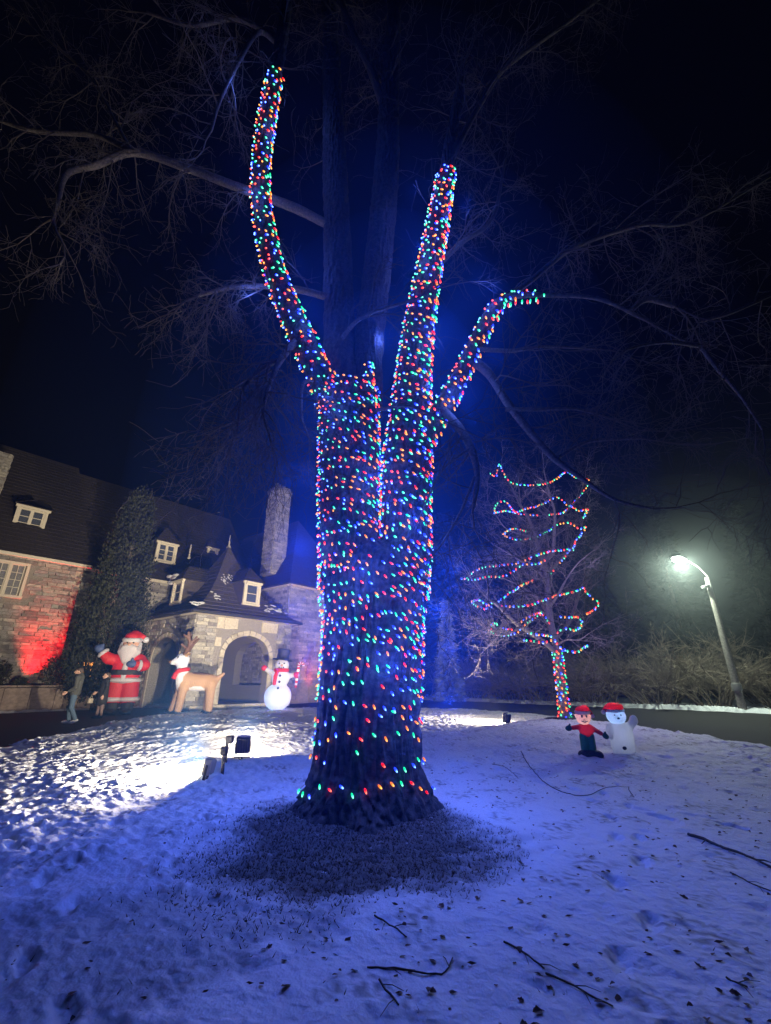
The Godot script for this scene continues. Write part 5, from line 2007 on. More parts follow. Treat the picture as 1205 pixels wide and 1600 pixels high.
func build_figures() -> void:
	var red := cloth_mat("nylon_red", srgb(0.5, 0.015, 0.02))
	var white := cloth_mat("nylon_white", srgb(0.6, 0.61, 0.65), 0.9)
	var skin := cloth_mat("nylon_skin", srgb(0.62, 0.36, 0.25))
	var black := cloth_mat("nylon_black", srgb(0.012, 0.012, 0.014), 0.02)
	var tan := cloth_mat("nylon_tan", srgb(0.5, 0.28, 0.13))
	var brown := cloth_mat("nylon_brown", srgb(0.1, 0.05, 0.03), 0.2)
	var green := cloth_mat("nylon_green", srgb(0.015, 0.09, 0.05), 0.3)
	# ---- the tall bearded figure in the red suit, waving
	var o := thing("inflatable_figure", "tall blow-up bearded man in red suit and cap waving before the porch", "inflatable", Vector3(-11.35, 0.3, -20.3), 0.35)
	var s := 3.4
	var V := func(x, y, z): return Vector3(x, y, z) * s
	body("boots", o, [cap(V.call(-0.08, 0.04, 0.05), V.call(-0.08, 0.16, 0.0), 0.07 * s, 0.075 * s), cap(V.call(0.09, 0.04, 0.05), V.call(0.09, 0.16, 0), 0.07 * s, 0.075 * s), egg(V.call(-0.08, 0.03, 0.09), V.call(0.065, 0.035, 0.09)), egg(V.call(0.09, 0.03, 0.09), V.call(0.065, 0.035, 0.09))], 0.06, 0.05, black)
	body("trousers", o, [cap(V.call(-0.085, 0.2, 0), V.call(-0.07, 0.36, 0), 0.105 * s, 0.11 * s), cap(V.call(0.085, 0.2, 0), V.call(0.07, 0.36, 0), 0.105 * s, 0.11 * s)], 0.06, 0.04, red)
	body("trouser_cuffs", o, [cap(V.call(-0.12, 0.175, 0), V.call(0.12, 0.175, 0), 0.04 * s, 0.04 * s), egg(V.call(-0.09, 0.178, 0.0), V.call(0.125, 0.042, 0.125)), egg(V.call(0.09, 0.178, 0.0), V.call(0.125, 0.042, 0.125))], 0.055, 0.05, white)
	body("coat", o, [egg(V.call(0, 0.49, 0), V.call(0.175, 0.14, 0.15)), egg(V.call(0, 0.6, 0), V.call(0.16, 0.13, 0.13)),
		cap(V.call(-0.12, 0.64, 0), V.call(-0.22, 0.655, 0.04), 0.07 * s, 0.062 * s), cap(V.call(-0.22, 0.655, 0.04), V.call(-0.285, 0.71, 0.06), 0.062 * s, 0.055 * s),
		cap(V.call(0.13, 0.65, 0), V.call(0.2, 0.58, 0.06), 0.07 * s, 0.065 * s), cap(V.call(0.2, 0.58, 0.06), V.call(0.12, 0.585, 0.14), 0.06 * s, 0.05 * s)], 0.06, 0.12, red)
	var mb := MB.new()
	mb.ball(V.call(0, 0.4, 0), V.call(0.2, 0.05, 0.165), Basis.IDENTITY, 24, 10)
	mb.ball(V.call(0, 0.51, 0.145), V.call(0.035, 0.12, 0.025), Basis.IDENTITY, 12, 8)
	mb.ball(V.call(-0.29, 0.722, 0.062), V.call(0.075, 0.032, 0.075), Basis(Vector3.BACK, 0.8), 14, 8)
	mb.ball(V.call(0.155, 0.575, 0.12), V.call(0.03, 0.07, 0.07), Basis(Vector3.UP, 0.5), 14, 8)
	part("fur_trim", mb.mesh(white), o)
	mb = MB.new()
	mb.lathe(V.call(0, 0.49, 0), [V2(0.178 * s, -0.03 * s), V2(0.182 * s, -0.02 * s), V2(0.182 * s, 0.02 * s), V2(0.178 * s, 0.03 * s)], 24)
	part("belt", mb.mesh(black), o)
	body("mittens", o, [egg(V.call(-0.345, 0.775, 0.07), V.call(0.06, 0.05, 0.045), Color.WHITE, Vector3(0, 0, -0.6)), cap(V.call(-0.33, 0.765, 0.07), V.call(-0.31, 0.82, 0.08), 0.02 * s, 0.018 * s), egg(V.call(0.07, 0.59, 0.16), V.call(0.065, 0.045, 0.05)), cap(V.call(0.08, 0.6, 0.17), V.call(0.07, 0.65, 0.18), 0.02 * s, 0.018 * s)], 0.045, 0.05, cloth_mat("nylon_mitten", srgb(0.05, 0.08, 0.2), 0.5))
	body("head", o, [egg(V.call(0.0, 0.83, 0.03), V.call(0.1, 0.105, 0.1)), egg(V.call(-0.005, 0.825, 0.14), V.call(0.024, 0.022, 0.025)), egg(V.call(-0.05, 0.82, 0.105), V.call(0.03, 0.025, 0.03)), egg(V.call(0.045, 0.82, 0.105), V.call(0.03, 0.025, 0.03))], 0.05, 0.03, skin)
	mb = MB.new()
	for x in [-0.036, 0.034]:
		mb.ball(V.call(x, 0.853, 0.122), V.call(0.011, 0.016, 0.008))
	part("eyes", mb.mesh(black), o)
	body("beard", o, [egg(V.call(-0.005, 0.735, 0.1), V.call(0.105, 0.115, 0.07)), egg(V.call(-0.005, 0.67, 0.12), V.call(0.07, 0.09, 0.045)), egg(V.call(-0.05, 0.795, 0.135), V.call(0.05, 0.022, 0.025), Color.WHITE, Vector3(0, 0, 0.35)), egg(V.call(0.045, 0.795, 0.135), V.call(0.05, 0.022, 0.025), Color.WHITE, Vector3(0, 0, -0.35)), cap(V.call(-0.1, 0.84, 0.03), V.call(-0.09, 0.74, 0.08), 0.03 * s, 0.045 * s), cap(V.call(0.1, 0.84, 0.03), V.call(0.09, 0.74, 0.08), 0.03 * s, 0.045 * s)], 0.05, 0.08, white)
	body("cap", o, [egg(V.call(0, 0.925, 0.01), V.call(0.1, 0.075, 0.1)), cap(V.call(0.02, 0.96, 0), V.call(0.12, 0.93, -0.01), 0.06 * s, 0.035 * s)], 0.05, 0.1, red)
	mb = MB.new()
	tube_ring(mb, V.call(0, 0.893, 0.02), 0.095 * s, 0.03 * s, Basis(Vector3.RIGHT, 0.12))
	mb.ball(V.call(0.155, 0.9, -0.01), V.call(0.04, 0.04, 0.04))
	part("cap_trim", mb.mesh(white), o)
	omni("inner_lamp", V.call(0, 0.62, 0.0), Color(0.75, 0.85, 1.0), 0.5, 0.06, o)
	omni("beard_lamp", V.call(0, 0.75, 0.02), Color(0.55, 0.72, 1.0), 0.9, 0.05, o)
	# ---- the deer with antlers
	o = thing("inflatable_deer", "blow-up tan deer with dark antlers and a red scarf facing left", "inflatable", Vector3(-8.1, 0.33, -19.6), 0.3)
	o.scale = Vector3.ONE * 0.92
	var wht := Color(0.6, 0.61, 0.65)
	var tn := Color(0.4, 0.25, 0.14)
	var nyl := cloth_mat("nylon_deer", Color.WHITE, 0.7)
	nyl.vertex_color_use_as_albedo = true
	nyl.backlight = Color(0.7, 0.7, 0.7)
	body("body", o, [cap(Vector3(-0.2, 1.42, 0), Vector3(0.75, 1.36, 0), 0.36, 0.34, tn), egg(Vector3(-0.42, 1.38, 0), Vector3(0.27, 0.4, 0.3), wht), egg(Vector3(0.25, 1.2, 0), Vector3(0.6, 0.22, 0.27), wht),
		cap(Vector3(-0.45, 1.55, 0), Vector3(-0.55, 2.1, 0), 0.27, 0.22, wht), egg(Vector3(-0.56, 2.33, 0), Vector3(0.3, 0.27, 0.27), wht), cap(Vector3(-0.72, 2.28, 0.02), Vector3(-0.95, 2.2, 0.02), 0.17, 0.12, wht),
		cap(Vector3(-0.3, 1.25, 0.17), Vector3(-0.42, 0.1, 0.2), 0.2, 0.15, tn), cap(Vector3(-0.4, 1.25, -0.17), Vector3(-0.72, 0.1, -0.2), 0.2, 0.15, tn),
		cap(Vector3(0.82, 1.25, 0.17), Vector3(0.86, 0.1, 0.2), 0.22, 0.16, tn), cap(Vector3(0.78, 1.25, -0.17), Vector3(0.74, 0.1, -0.2), 0.2, 0.15, tn),
		cap(Vector3(1.05, 1.5, 0), Vector3(1.3, 1.72, 0), 0.12, 0.07, tn), cap(Vector3(-0.42, 2.48, 0.2), Vector3(-0.3, 2.62, 0.42), 0.08, 0.04, tn), cap(Vector3(-0.42, 2.48, -0.2), Vector3(-0.3, 2.62, -0.42), 0.08, 0.04, tn)], 0.05, 0.12, nyl)
	body("hooves", o, [egg(Vector3(-0.46, 0.08, 0.2), Vector3(0.22, 0.13, 0.19)), egg(Vector3(-0.78, 0.08, -0.2), Vector3(0.22, 0.13, 0.19)), egg(Vector3(0.83, 0.08, 0.2), Vector3(0.22, 0.13, 0.19)), egg(Vector3(0.72, 0.08, -0.2), Vector3(0.22, 0.13, 0.19))], 0.05, 0.03, black)
	body("saddle_patch", o, [egg(Vector3(0.3, 1.68, 0.0), Vector3(0.55, 0.1, 0.22), Color.WHITE, Vector3(0, 0, -0.05))], 0.04, 0.02, brown)
	for z in [-0.17, 0.17]:
		var zz := signf(z)
		body("antler", o, [cap(Vector3(-0.48, 2.55, z), Vector3(-0.3, 2.95, z * 2.2), 0.085, 0.08), cap(Vector3(-0.3, 2.95, z * 2.2), Vector3(-0.45, 3.5, z * 2.6), 0.085, 0.06), cap(Vector3(-0.32, 2.95, z * 2.1), Vector3(-0.05, 3.3, z * 3.0), 0.075, 0.055), cap(Vector3(-0.4, 2.78, z * 1.6), Vector3(-0.68, 2.98, z * 1.8), 0.07, 0.05), cap(Vector3(-0.38, 3.2, z * 2.4), Vector3(-0.62, 3.4, z * 2.2 + 0.05 * zz), 0.065, 0.045)], 0.04, 0.05, brown)
	mb = MB.new()
	mb.ball(Vector3(-1.05, 2.22, 0.02), Vector3(0.09, 0.09, 0.1))
	part("nose", mb.mesh(brown), o)
	mb = MB.new()
	mb.ball(Vector3(-0.74, 2.42, 0.2), Vector3(0.035, 0.07, 0.04))
	mb.ball(Vector3(-0.74, 2.42, -0.18), Vector3(0.035, 0.07, 0.04))
	part("eyes", mb.mesh(black), o)
	mb = MB.new()
	tube_ring(mb, Vector3(-0.5, 1.86, 0), 0.25, 0.09, Basis(Vector3.BACK, 0.2))
	mb.tube(PackedVector3Array([Vector3(-0.62, 1.85, 0.22), Vector3(-0.72, 1.7, 0.32), Vector3(-0.78, 1.5, 0.34)]), PackedFloat32Array([0.08, 0.1, 0.11]), 8)
	mb.ball(Vector3(-0.6, 1.84, 0.27), Vector3(0.12, 0.1, 0.08))
	part("scarf", mb.mesh(red), o)
	omni("inner_lamp", Vector3(-0.54, 2.25, 0), Color(0.62, 0.78, 1.0), 0.08, 0.05, o)
	omni("inner_lamp", Vector3(-0.3, 1.45, 0), Color(1.0, 0.95, 0.9), 0.22, 0.05, o)
	omni("inner_lamp", Vector3(0.6, 1.36, 0), Color(1.0, 0.9, 0.8), 0.16, 0.05, o)
	# ---- the snowman
	o = thing("inflatable_snowman", "blow-up snowman in a black top hat holding a striped cane", "inflatable", Vector3(-5.02, 0.34, -22.0), 0.15)
	body("body", o, [egg(Vector3(0, 0.6, 0), Vector3(0.62, 0.6, 0.6)), egg(Vector3(0.06, 1.42, 0), Vector3(0.42, 0.42, 0.4)), egg(Vector3(0.08, 1.98, 0), Vector3(0.33, 0.3, 0.32)),
		cap(Vector3(-0.2, 1.55, 0), Vector3(-0.62, 1.8, 0.1), 0.13, 0.1), cap(Vector3(0.35, 1.5, 0), Vector3(0.72, 1.55, 0.15), 0.13, 0.1)], 0.05, 0.08, white)
	mb = MB.new()
	mb.lathe(Vector3(0.08, 2.2, -0.02), [V2(0.46, 0.0), V2(0.47, 0.04), V2(0.44, 0.07), V2(0.3, 0.08), V2(0.28, 0.3), V2(0.31, 0.48), V2(0.26, 0.53), V2(0.0, 0.54)], 20, Basis(Vector3.BACK, -0.12))
	part("top_hat", mb.mesh(black), o)
	mb = MB.new()
	tube_ring(mb, Vector3(0.07, 1.76, 0), 0.27, 0.1)
	mb.tube(PackedVector3Array([Vector3(-0.08, 1.72, 0.33), Vector3(-0.14, 1.5, 0.46), Vector3(-0.17, 1.12, 0.48)]), PackedFloat32Array([0.09, 0.09, 0.08]), 8)
	mb.ball(Vector3(-0.72, 1.86, 0.12), Vector3(0.14, 0.13, 0.12))
	mb.ball(Vector3(0.78, 1.56, 0.18), Vector3(0.13, 0.13, 0.12))
	part("scarf_and_mittens", mb.mesh(red), o)
	mb = MB.new()
	for q in [Vector3(0.06, 1.52, 0.41), Vector3(0.05, 1.25, 0.4), Vector3(0.02, 0.98, 0.48), Vector3(-0.03, 2.06, 0.31), Vector3(0.2, 2.06, 0.3), Vector3(-0.02, 1.88, 0.3), Vector3(0.08, 1.85, 0.31), Vector3(0.18, 1.88, 0.3)]:
		mb.ball(q, Vector3.ONE * (0.055 if q.y < 1.6 else 0.035))
	part("coal_buttons", mb.mesh(black), o)
	mb = MB.new()
	mb.lathe(Vector3(0.09, 1.97, 0.3), [V2(0.06, 0.0), V2(0.035, 0.12), V2(0.0, 0.26)], 10, Basis(Vector3.RIGHT, 1.5))
	part("nose", mb.mesh(skin), o)
	var cane := PackedVector3Array()
	for k in 10:
		cane.append(Vector3(0.8 + 0.02 * k * 0.4, 1.0 + 0.1 * k, 0.2))
	for k in 9:
		var a := PI * k / 8
		cane.append(Vector3(0.98 - cos(a) * 0.12 , 1.95 + sin(a) * 0.14, 0.2))
	for band in 2:
		mb = MB.new()
		for k in cane.size() - 1:
			if k % 2 == band:
				mb.tube(PackedVector3Array([cane[k], cane[k + 1]]), PackedFloat32Array([0.06, 0.06]), 8, false)
		part("cane_stripes", mb.mesh([red, white][band]), o)
	omni("inner_lamp", Vector3(-0.1, 0.5, 0.15), Color(0.45, 0.62, 1.0), 0.25, 0.04, o)
	omni("inner_lamp", Vector3(0.25, 0.75, 0.1), Color(0.85, 0.5, 1.0), 0.13, 0.04, o)
	omni("inner_lamp", Vector3(-0.2, 0.8, 0.0), Color(0.6, 1.0, 0.8), 0.09, 0.04, o)
	omni("inner_lamp", Vector3(0.06, 1.6, 0.0), Color(0.95, 0.95, 1.0), 0.07, 0.05, o)
	omni("scarf_lamp", Vector3(-0.14, 1.42, 0.46), Color(1.0, 0.9, 0.9), 0.02, 0.03, o)
	omni("cane_lamp", Vector3(0.85, 1.3, 0.2), Color(1.0, 0.9, 0.9), 0.012, 0.02, o)
	omni("cane_lamp", Vector3(0.88, 1.75, 0.2), Color(1.0, 0.9, 0.9), 0.012, 0.02, o)
	# ---- the small elf
	o = thing("inflatable_elf", "small blow-up elf in red jumper, green trousers and red cap", "inflatable", Vector3(4.28, 0.12, -10.35), -0.15)
	mb = MB.new()
	mb.lathe(Vector3.ZERO, [V2(0.0, -0.02), V2(0.22, -0.01), V2(0.24, 0.05), V2(0.2, 0.11), V2(0.12, 0.14), V2(0.0, 0.15)], 20)
	mb.ball(Vector3(-0.12, 0.06, 0.1), Vector3(0.13, 0.09, 0.16))
	mb.ball(Vector3(0.12, 0.06, 0.1), Vector3(0.13, 0.09, 0.16))
	part("base", mb.mesh(black), o)
	body("trousers", o, [cap(Vector3(-0.07, 0.16, 0), Vector3(-0.06, 0.4, 0), 0.085, 0.09), cap(Vector3(0.07, 0.16, 0), Vector3(0.06, 0.4, 0), 0.085, 0.09)], 0.02, 0.03, cloth_mat("nylon_bright_green", srgb(0.03, 0.2, 0.1), 0.4))
	body("jumper", o, [egg(Vector3(0, 0.5, 0), Vector3(0.14, 0.15, 0.12)), cap(Vector3(-0.1, 0.58, 0), Vector3(-0.28, 0.56, 0.05), 0.05, 0.042), cap(Vector3(0.1, 0.57, 0), Vector3(0.28, 0.46, 0.05), 0.05, 0.042)], 0.02, 0.05, red)
	body("mittens", o, [egg(Vector3(-0.36, 0.55, 0.06), Vector3(0.07, 0.055, 0.05)), cap(Vector3(-0.35, 0.57, 0.07), Vector3(-0.33, 0.63, 0.08), 0.022, 0.018), egg(Vector3(0.36, 0.41, 0.06), Vector3(0.07, 0.055, 0.05), Color.WHITE, Vector3(0, 0, -0.5)), cap(Vector3(0.34, 0.43, 0.07), Vector3(0.36, 0.49, 0.08), 0.022, 0.018)], 0.016, 0.03, green)
	body("head", o, [egg(Vector3(-0.02, 0.76, 0.01), Vector3(0.145, 0.15, 0.13)), egg(Vector3(-0.03, 0.74, 0.14), Vector3(0.03, 0.028, 0.03)), cap(Vector3(-0.14, 0.77, 0), Vector3(-0.2, 0.83, -0.02), 0.035, 0.012), cap(Vector3(0.11, 0.77, 0), Vector3(0.17, 0.83, -0.02), 0.035, 0.012)], 0.018, 0.02, cloth_mat("nylon_face", srgb(0.72, 0.5, 0.42), 0.7))
	mb = MB.new()
	for x in [-0.07, 0.02]:
		mb.ball(Vector3(x, 0.79, 0.127), Vector3(0.02, 0.03, 0.014))
	mb.tube(PackedVector3Array([Vector3(-0.09, 0.7, 0.122), Vector3(-0.03, 0.675, 0.132), Vector3(0.04, 0.7, 0.122)]), PackedFloat32Array([0.008, 0.011, 0.008]), 6)
	part("eyes_and_mouth", mb.mesh(black), o)
	body("cap", o, [egg(Vector3(-0.02, 0.9, 0), Vector3(0.14, 0.09, 0.13)), cap(Vector3(0.05, 0.93, 0), Vector3(0.16, 0.84, -0.02), 0.07, 0.04)], 0.02, 0.05, red)
	mb = MB.new()
	tube_ring(mb, Vector3(-0.02, 0.865, 0.005), 0.13, 0.035, Basis(Vector3.RIGHT, 0.1))
	mb.ball(Vector3(0.18, 0.79, -0.02), Vector3.ONE * 0.045)
	part("cap_trim", mb.mesh(white), o)
	omni("inner_lamp", Vector3(-0.02, 0.74, -0.02), Color(1.0, 0.95, 0.95), 0.045, 0.03, o)
	omni("inner_lamp", Vector3(0.0, 0.5, 0.0), Color(1.0, 0.95, 0.9), 0.03, 0.03, o)
	omni("cap_lamp", Vector3(0.0, 0.92, -0.02), Color(1.0, 0.9, 0.9), 0.045, 0.03, o)
	# ---- the white bear
	o = thing("inflatable_bear", "small blow-up white bear in a red cap with one paw raised", "inflatable", Vector3(5.13, 0.13, -10.6), -0.1)
	body("body", o, [egg(Vector3(0, 0.34, 0), Vector3(0.25, 0.34, 0.23)), cap(Vector3(-0.12, 0.15, 0.02), Vector3(-0.12, 0.04, 0.05), 0.12, 0.1), cap(Vector3(0.12, 0.15, 0.02), Vector3(0.12, 0.04, 0.05), 0.12, 0.1), cap(Vector3(-0.2, 0.52, 0.02), Vector3(-0.29, 0.38, 0.1), 0.09, 0.075), cap(Vector3(0.18, 0.52, 0), Vector3(0.3, 0.66, 0.04), 0.085, 0.075), egg(Vector3(0.31, 0.7, 0.04), Vector3(0.075, 0.09, 0.07))], 0.022, 0.06, white)
	body("head", o, [egg(Vector3(-0.04, 0.76, 0.02), Vector3(0.2, 0.17, 0.18)), egg(Vector3(-0.07, 0.71, 0.18), Vector3(0.09, 0.07, 0.07)), egg(Vector3(-0.2, 0.88, 0), Vector3(0.055, 0.055, 0.03)), egg(Vector3(0.12, 0.88, 0), Vector3(0.055, 0.055, 0.03))], 0.02, 0.04, white)
	mb = MB.new()
	mb.ball(Vector3(-0.08, 0.73, 0.25), Vector3(0.03, 0.022, 0.02))
	mb.ball(Vector3(-0.12, 0.79, 0.175), Vector3.ONE * 0.018)
	mb.ball(Vector3(0.0, 0.79, 0.19), Vector3.ONE * 0.018)
	mb.ball(Vector3(-0.06, 0.16, 0.24), Vector3(0.045, 0.035, 0.02))
	part("nose_and_eyes", mb.mesh(black), o)
	body("cap", o, [egg(Vector3(-0.05, 0.93, -0.01), Vector3(0.2, 0.1, 0.17), Color.WHITE, Vector3(0, 0, 0.1)), cap(Vector3(-0.12, 0.95, 0), Vector3(-0.27, 0.88, 0.02), 0.08, 0.04)], 0.02, 0.05, red)
	mb = MB.new()
	tube_ring(mb, Vector3(-0.05, 0.88, 0.0), 0.175, 0.028, Basis(Vector3.RIGHT, 0.1))
	mb.ball(Vector3(-0.3, 0.84, 0.03), Vector3.ONE * 0.05)
	part("cap_trim", mb.mesh(white), o)
	omni("inner_lamp", Vector3(-0.04, 0.76, -0.01), Color(0.6, 0.8, 1.0), 0.09, 0.03, o)
	omni("inner_lamp", Vector3(0, 0.4, 0), Color(0.9, 0.95, 1.0), 0.03, 0.04, o)
	omni("cap_lamp", Vector3(-0.06, 0.94, -0.02), Color(1.0, 0.9, 0.9), 0.07, 0.03, o)


func V2(x: float, y: float) -> Vector2:
	return Vector2(x, y)


func hand(mb: MB, at: Vector3, b: Basis, side: float) -> void:   # fingers run along -b.y, the palm faces b.z, a loosely curled hand
	var blobs := []
	var W := func(x, y, z): return at + b * Vector3(x * side, y, z)
	blobs.append(egg(W.call(0, -0.045, 0), Vector3(0.042, 0.05, 0.016), Color.WHITE, b.get_euler()))
	for k in 4:
		var x := -0.03 + 0.02 * k
		var l: float = [0.032, 0.04, 0.037, 0.028][k]
		blobs.append(cap(W.call(x, -0.08, 0), W.call(x * 1.05, -0.08 - l, 0.008), 0.009, 0.0085))
		blobs.append(cap(W.call(x * 1.05, -0.08 - l, 0.008), W.call(x, -0.08 - l * 1.7, 0.026), 0.0085, 0.0075))
	blobs.append(cap(W.call(-0.036, -0.03, 0.006), W.call(-0.062, -0.062, 0.02), 0.011, 0.01))
	blobs.append(cap(W.call(-0.062, -0.062, 0.02), W.call(-0.056, -0.09, 0.032), 0.01, 0.008))
	net(mb, blobs, 0.0065, 0.006)


func head_into(mb: MB, at: Vector3, b: Basis) -> void:
	var W := func(x, y, z): return at + b * Vector3(x, y, z)
	var e := b.get_euler()
	net(mb, [egg(W.call(0, 0.02, -0.01), Vector3(0.076, 0.105, 0.095), Color.WHITE, e), egg(W.call(0, -0.05, 0.02), Vector3(0.058, 0.065, 0.065), Color.WHITE, e), cap(W.call(0, 0.015, 0.085), W.call(0, -0.018, 0.104), 0.01, 0.016), cap(W.call(-0.025, -0.058, 0.078), W.call(0.025, -0.058, 0.078), 0.009, 0.009), egg(W.call(-0.078, 0.0, -0.01), Vector3(0.012, 0.032, 0.02), Color.WHITE, e), egg(W.call(0.078, 0.0, -0.01), Vector3(0.012, 0.032, 0.02), Color.WHITE, e), cap(W.call(0, -0.06, -0.02), W.call(0, -0.17, -0.03), 0.055, 0.06)], 0.011, 0.02)


func build_people() -> void:
	var skin := mat("skin", srgb(0.45, 0.27, 0.2), 0.6)
	var jacket := mat("jacket", srgb(0.05, 0.052, 0.045), 0.8)
	var jeans := mat("jeans", srgb(0.06, 0.1, 0.15), 0.85)
	var shoes := mat("shoes", srgb(0.5, 0.5, 0.5), 0.6)
	var hair := mat("hair", srgb(0.05, 0.03, 0.02), 0.7)
	var coat := mat("dark_coat", srgb(0.012, 0.012, 0.014), 0.8)
	var tights := mat("leggings", srgb(0.18, 0.12, 0.11), 0.8)
	# a man strolling to the left
	var o := thing("person", "person in dark jacket, blue jeans and pale trainers walking along the driveway", "person", Vector3(-10.5, 0.3, -15.95), -1.15)
	var mb := MB.new()
	head_into(mb, Vector3(0, 1.62, 0.05), Basis(Vector3.UP, 0.25))
	net(mb, [cap(Vector3(0, 1.5, 0.01), Vector3(0, 1.0, 0), 0.12, 0.12), cap(Vector3(-0.1, 0.95, 0), Vector3(-0.1, 0.5, 0.08), 0.07, 0.05), cap(Vector3(-0.1, 0.5, 0.08), Vector3(-0.1, 0.1, 0.02), 0.05, 0.035), cap(Vector3(0.1, 0.95, 0), Vector3(0.1, 0.5, 0.0), 0.07, 0.05), cap(Vector3(0.1, 0.5, 0.0), Vector3(0.1, 0.12, -0.2), 0.05, 0.035), cap(Vector3(-0.19, 1.42, 0), Vector3(-0.26, 1.12, -0.02), 0.045, 0.04), cap(Vector3(-0.26, 1.12, -0.02), Vector3(-0.22, 0.9, 0.14), 0.038, 0.026), cap(Vector3(0.19, 1.42, 0), Vector3(0.25, 1.12, -0.02), 0.045, 0.04), cap(Vector3(0.25, 1.12, -0.02), Vector3(0.2, 0.98, 0.2), 0.038, 0.026)], 0.025, 0.03)
	hand(mb, Vector3(-0.22, 0.9, 0.14), Basis(Vector3.UP, -1.4), -1.0)
	hand(mb, Vector3(0.2, 0.98, 0.2), Basis(Vector3.RIGHT, -0.9) * Basis(Vector3.UP, 1.4), 1.0)
	part("body", mb.mesh(skin), o)
	body("jacket", o, [cap(Vector3(0, 1.42, 0), Vector3(0, 1.0, 0), 0.165, 0.155), cap(Vector3(-0.13, 1.42, 0), Vector3(0.13, 1.42, 0), 0.11, 0.11), cap(Vector3(-0.2, 1.42, 0), Vector3(-0.27, 1.12, -0.02), 0.075, 0.065), cap(Vector3(-0.27, 1.12, -0.02), Vector3(-0.225, 0.95, 0.1), 0.062, 0.05), cap(Vector3(0.2, 1.42, 0), Vector3(0.26, 1.12, -0.02), 0.075, 0.065), cap(Vector3(0.26, 1.12, -0.02), Vector3(0.21, 1.01, 0.15), 0.062, 0.05), cap(Vector3(-0.06, 0.93, 0), Vector3(0.06, 0.93, 0), 0.14, 0.14), cap(Vector3(0, 1.5, -0.03), Vector3(0, 1.53, -0.03), 0.085, 0.08)], 0.025, 0.05, jacket)
	body("jeans", o, [cap(Vector3(-0.09, 0.92, 0), Vector3(-0.1, 0.5, 0.08), 0.105, 0.075), cap(Vector3(-0.1, 0.5, 0.08), Vector3(-0.1, 0.1, 0.02), 0.073, 0.062), cap(Vector3(0.09, 0.92, 0), Vector3(0.1, 0.5, 0.0), 0.105, 0.075), cap(Vector3(0.1, 0.5, 0.0), Vector3(0.1, 0.14, -0.19), 0.073, 0.06)], 0.025, 0.04, jeans)
	body("shoes", o, [egg(Vector3(-0.1, 0.05, 0.08), Vector3(0.055, 0.055, 0.15)), egg(Vector3(0.1, 0.07, -0.15), Vector3(0.055, 0.055, 0.15), Color.WHITE, Vector3(0.35, 0, 0))], 0.02, 0.02, shoes)
	body("hair", o, [egg(Vector3(0.0, 1.68, 0.02), Vector3(0.086, 0.078, 0.1), Color.WHITE, Vector3(0.2, 0.25, 0)), egg(Vector3(0, 1.63, -0.03), Vector3(0.082, 0.08, 0.07))], 0.015, 0.03, hair)
	# a second walker behind, in a long dark coat
	o = thing("person", "person in long dark coat with a pale bag, beside the red-suited figure", "person", Vector3(-10.95, 0.3, -18.3), -0.7)
	mb = MB.new()
	head_into(mb, Vector3(0, 1.5, 0.04), Basis(Vector3.UP, -0.3))
	net(mb, [cap(Vector3(0, 1.38, 0), Vector3(0, 0.95, 0), 0.1, 0.11), cap(Vector3(-0.08, 0.85, 0), Vector3(-0.08, 0.1, 0.05), 0.06, 0.036), cap(Vector3(0.08, 0.85, 0), Vector3(0.08, 0.1, -0.05), 0.06, 0.036), cap(Vector3(-0.16, 1.32, 0), Vector3(-0.22, 1.04, 0), 0.04, 0.036), cap(Vector3(-0.22, 1.04, 0), Vector3(-0.17, 0.92, 0.18), 0.035, 0.024), cap(Vector3(0.16, 1.32, 0), Vector3(0.22, 1.04, 0), 0.04, 0.036), cap(Vector3(0.22, 1.04, 0), Vector3(0.22, 0.8, 0.08), 0.035, 0.024)], 0.025, 0.03)
	hand(mb, Vector3(-0.17, 0.92, 0.18), Basis(Vector3.RIGHT, -0.9) * Basis(Vector3.UP, -1.4), -1.0)
	hand(mb, Vector3(0.22, 0.8, 0.08), Basis(Vector3.UP, 1.4), 1.0)
	part("body", mb.mesh(skin), o)
	body("coat", o, [cap(Vector3(0, 1.3, 0), Vector3(0, 0.6, 0), 0.14, 0.19), cap(Vector3(-0.11, 1.32, 0), Vector3(0.11, 1.32, 0), 0.095, 0.095), cap(Vector3(-0.17, 1.32, 0), Vector3(-0.23, 1.04, 0), 0.065, 0.058), cap(Vector3(-0.23, 1.04, 0), Vector3(-0.18, 0.94, 0.14), 0.055, 0.045), cap(Vector3(0.17, 1.32, 0), Vector3(0.23, 1.04, 0), 0.065, 0.058), cap(Vector3(0.23, 1.04, 0), Vector3(0.22, 0.86, 0.06), 0.055, 0.045), cap(Vector3(0, 1.4, -0.02), Vector3(0, 1.44, -0.02), 0.08, 0.075)], 0.025, 0.05, coat)
	body("leggings", o, [cap(Vector3(-0.08, 0.7, 0), Vector3(-0.08, 0.1, 0.05), 0.08, 0.048), cap(Vector3(0.08, 0.7, 0), Vector3(0.08, 0.1, -0.05), 0.08, 0.048)], 0.025, 0.02, tights)
	body("boots", o, [egg(Vector3(-0.08, 0.05, 0.1), Vector3(0.05, 0.055, 0.13)), egg(Vector3(0.08, 0.05, 0.0), Vector3(0.05, 0.055, 0.13))], 0.02, 0.02, coat)
	body("hair", o, [egg(Vector3(0, 1.56, 0.0), Vector3(0.088, 0.085, 0.1), Color.WHITE, Vector3(0.2, -0.3, 0)), cap(Vector3(0, 1.52, -0.06), Vector3(0, 1.36, -0.08), 0.075, 0.06)], 0.015, 0.03, hair)
	mb = MB.new()
	mb.cbox(Vector3(0, 0.08, 0), Vector3(0.09, 0.18, 0.22), 0.02)
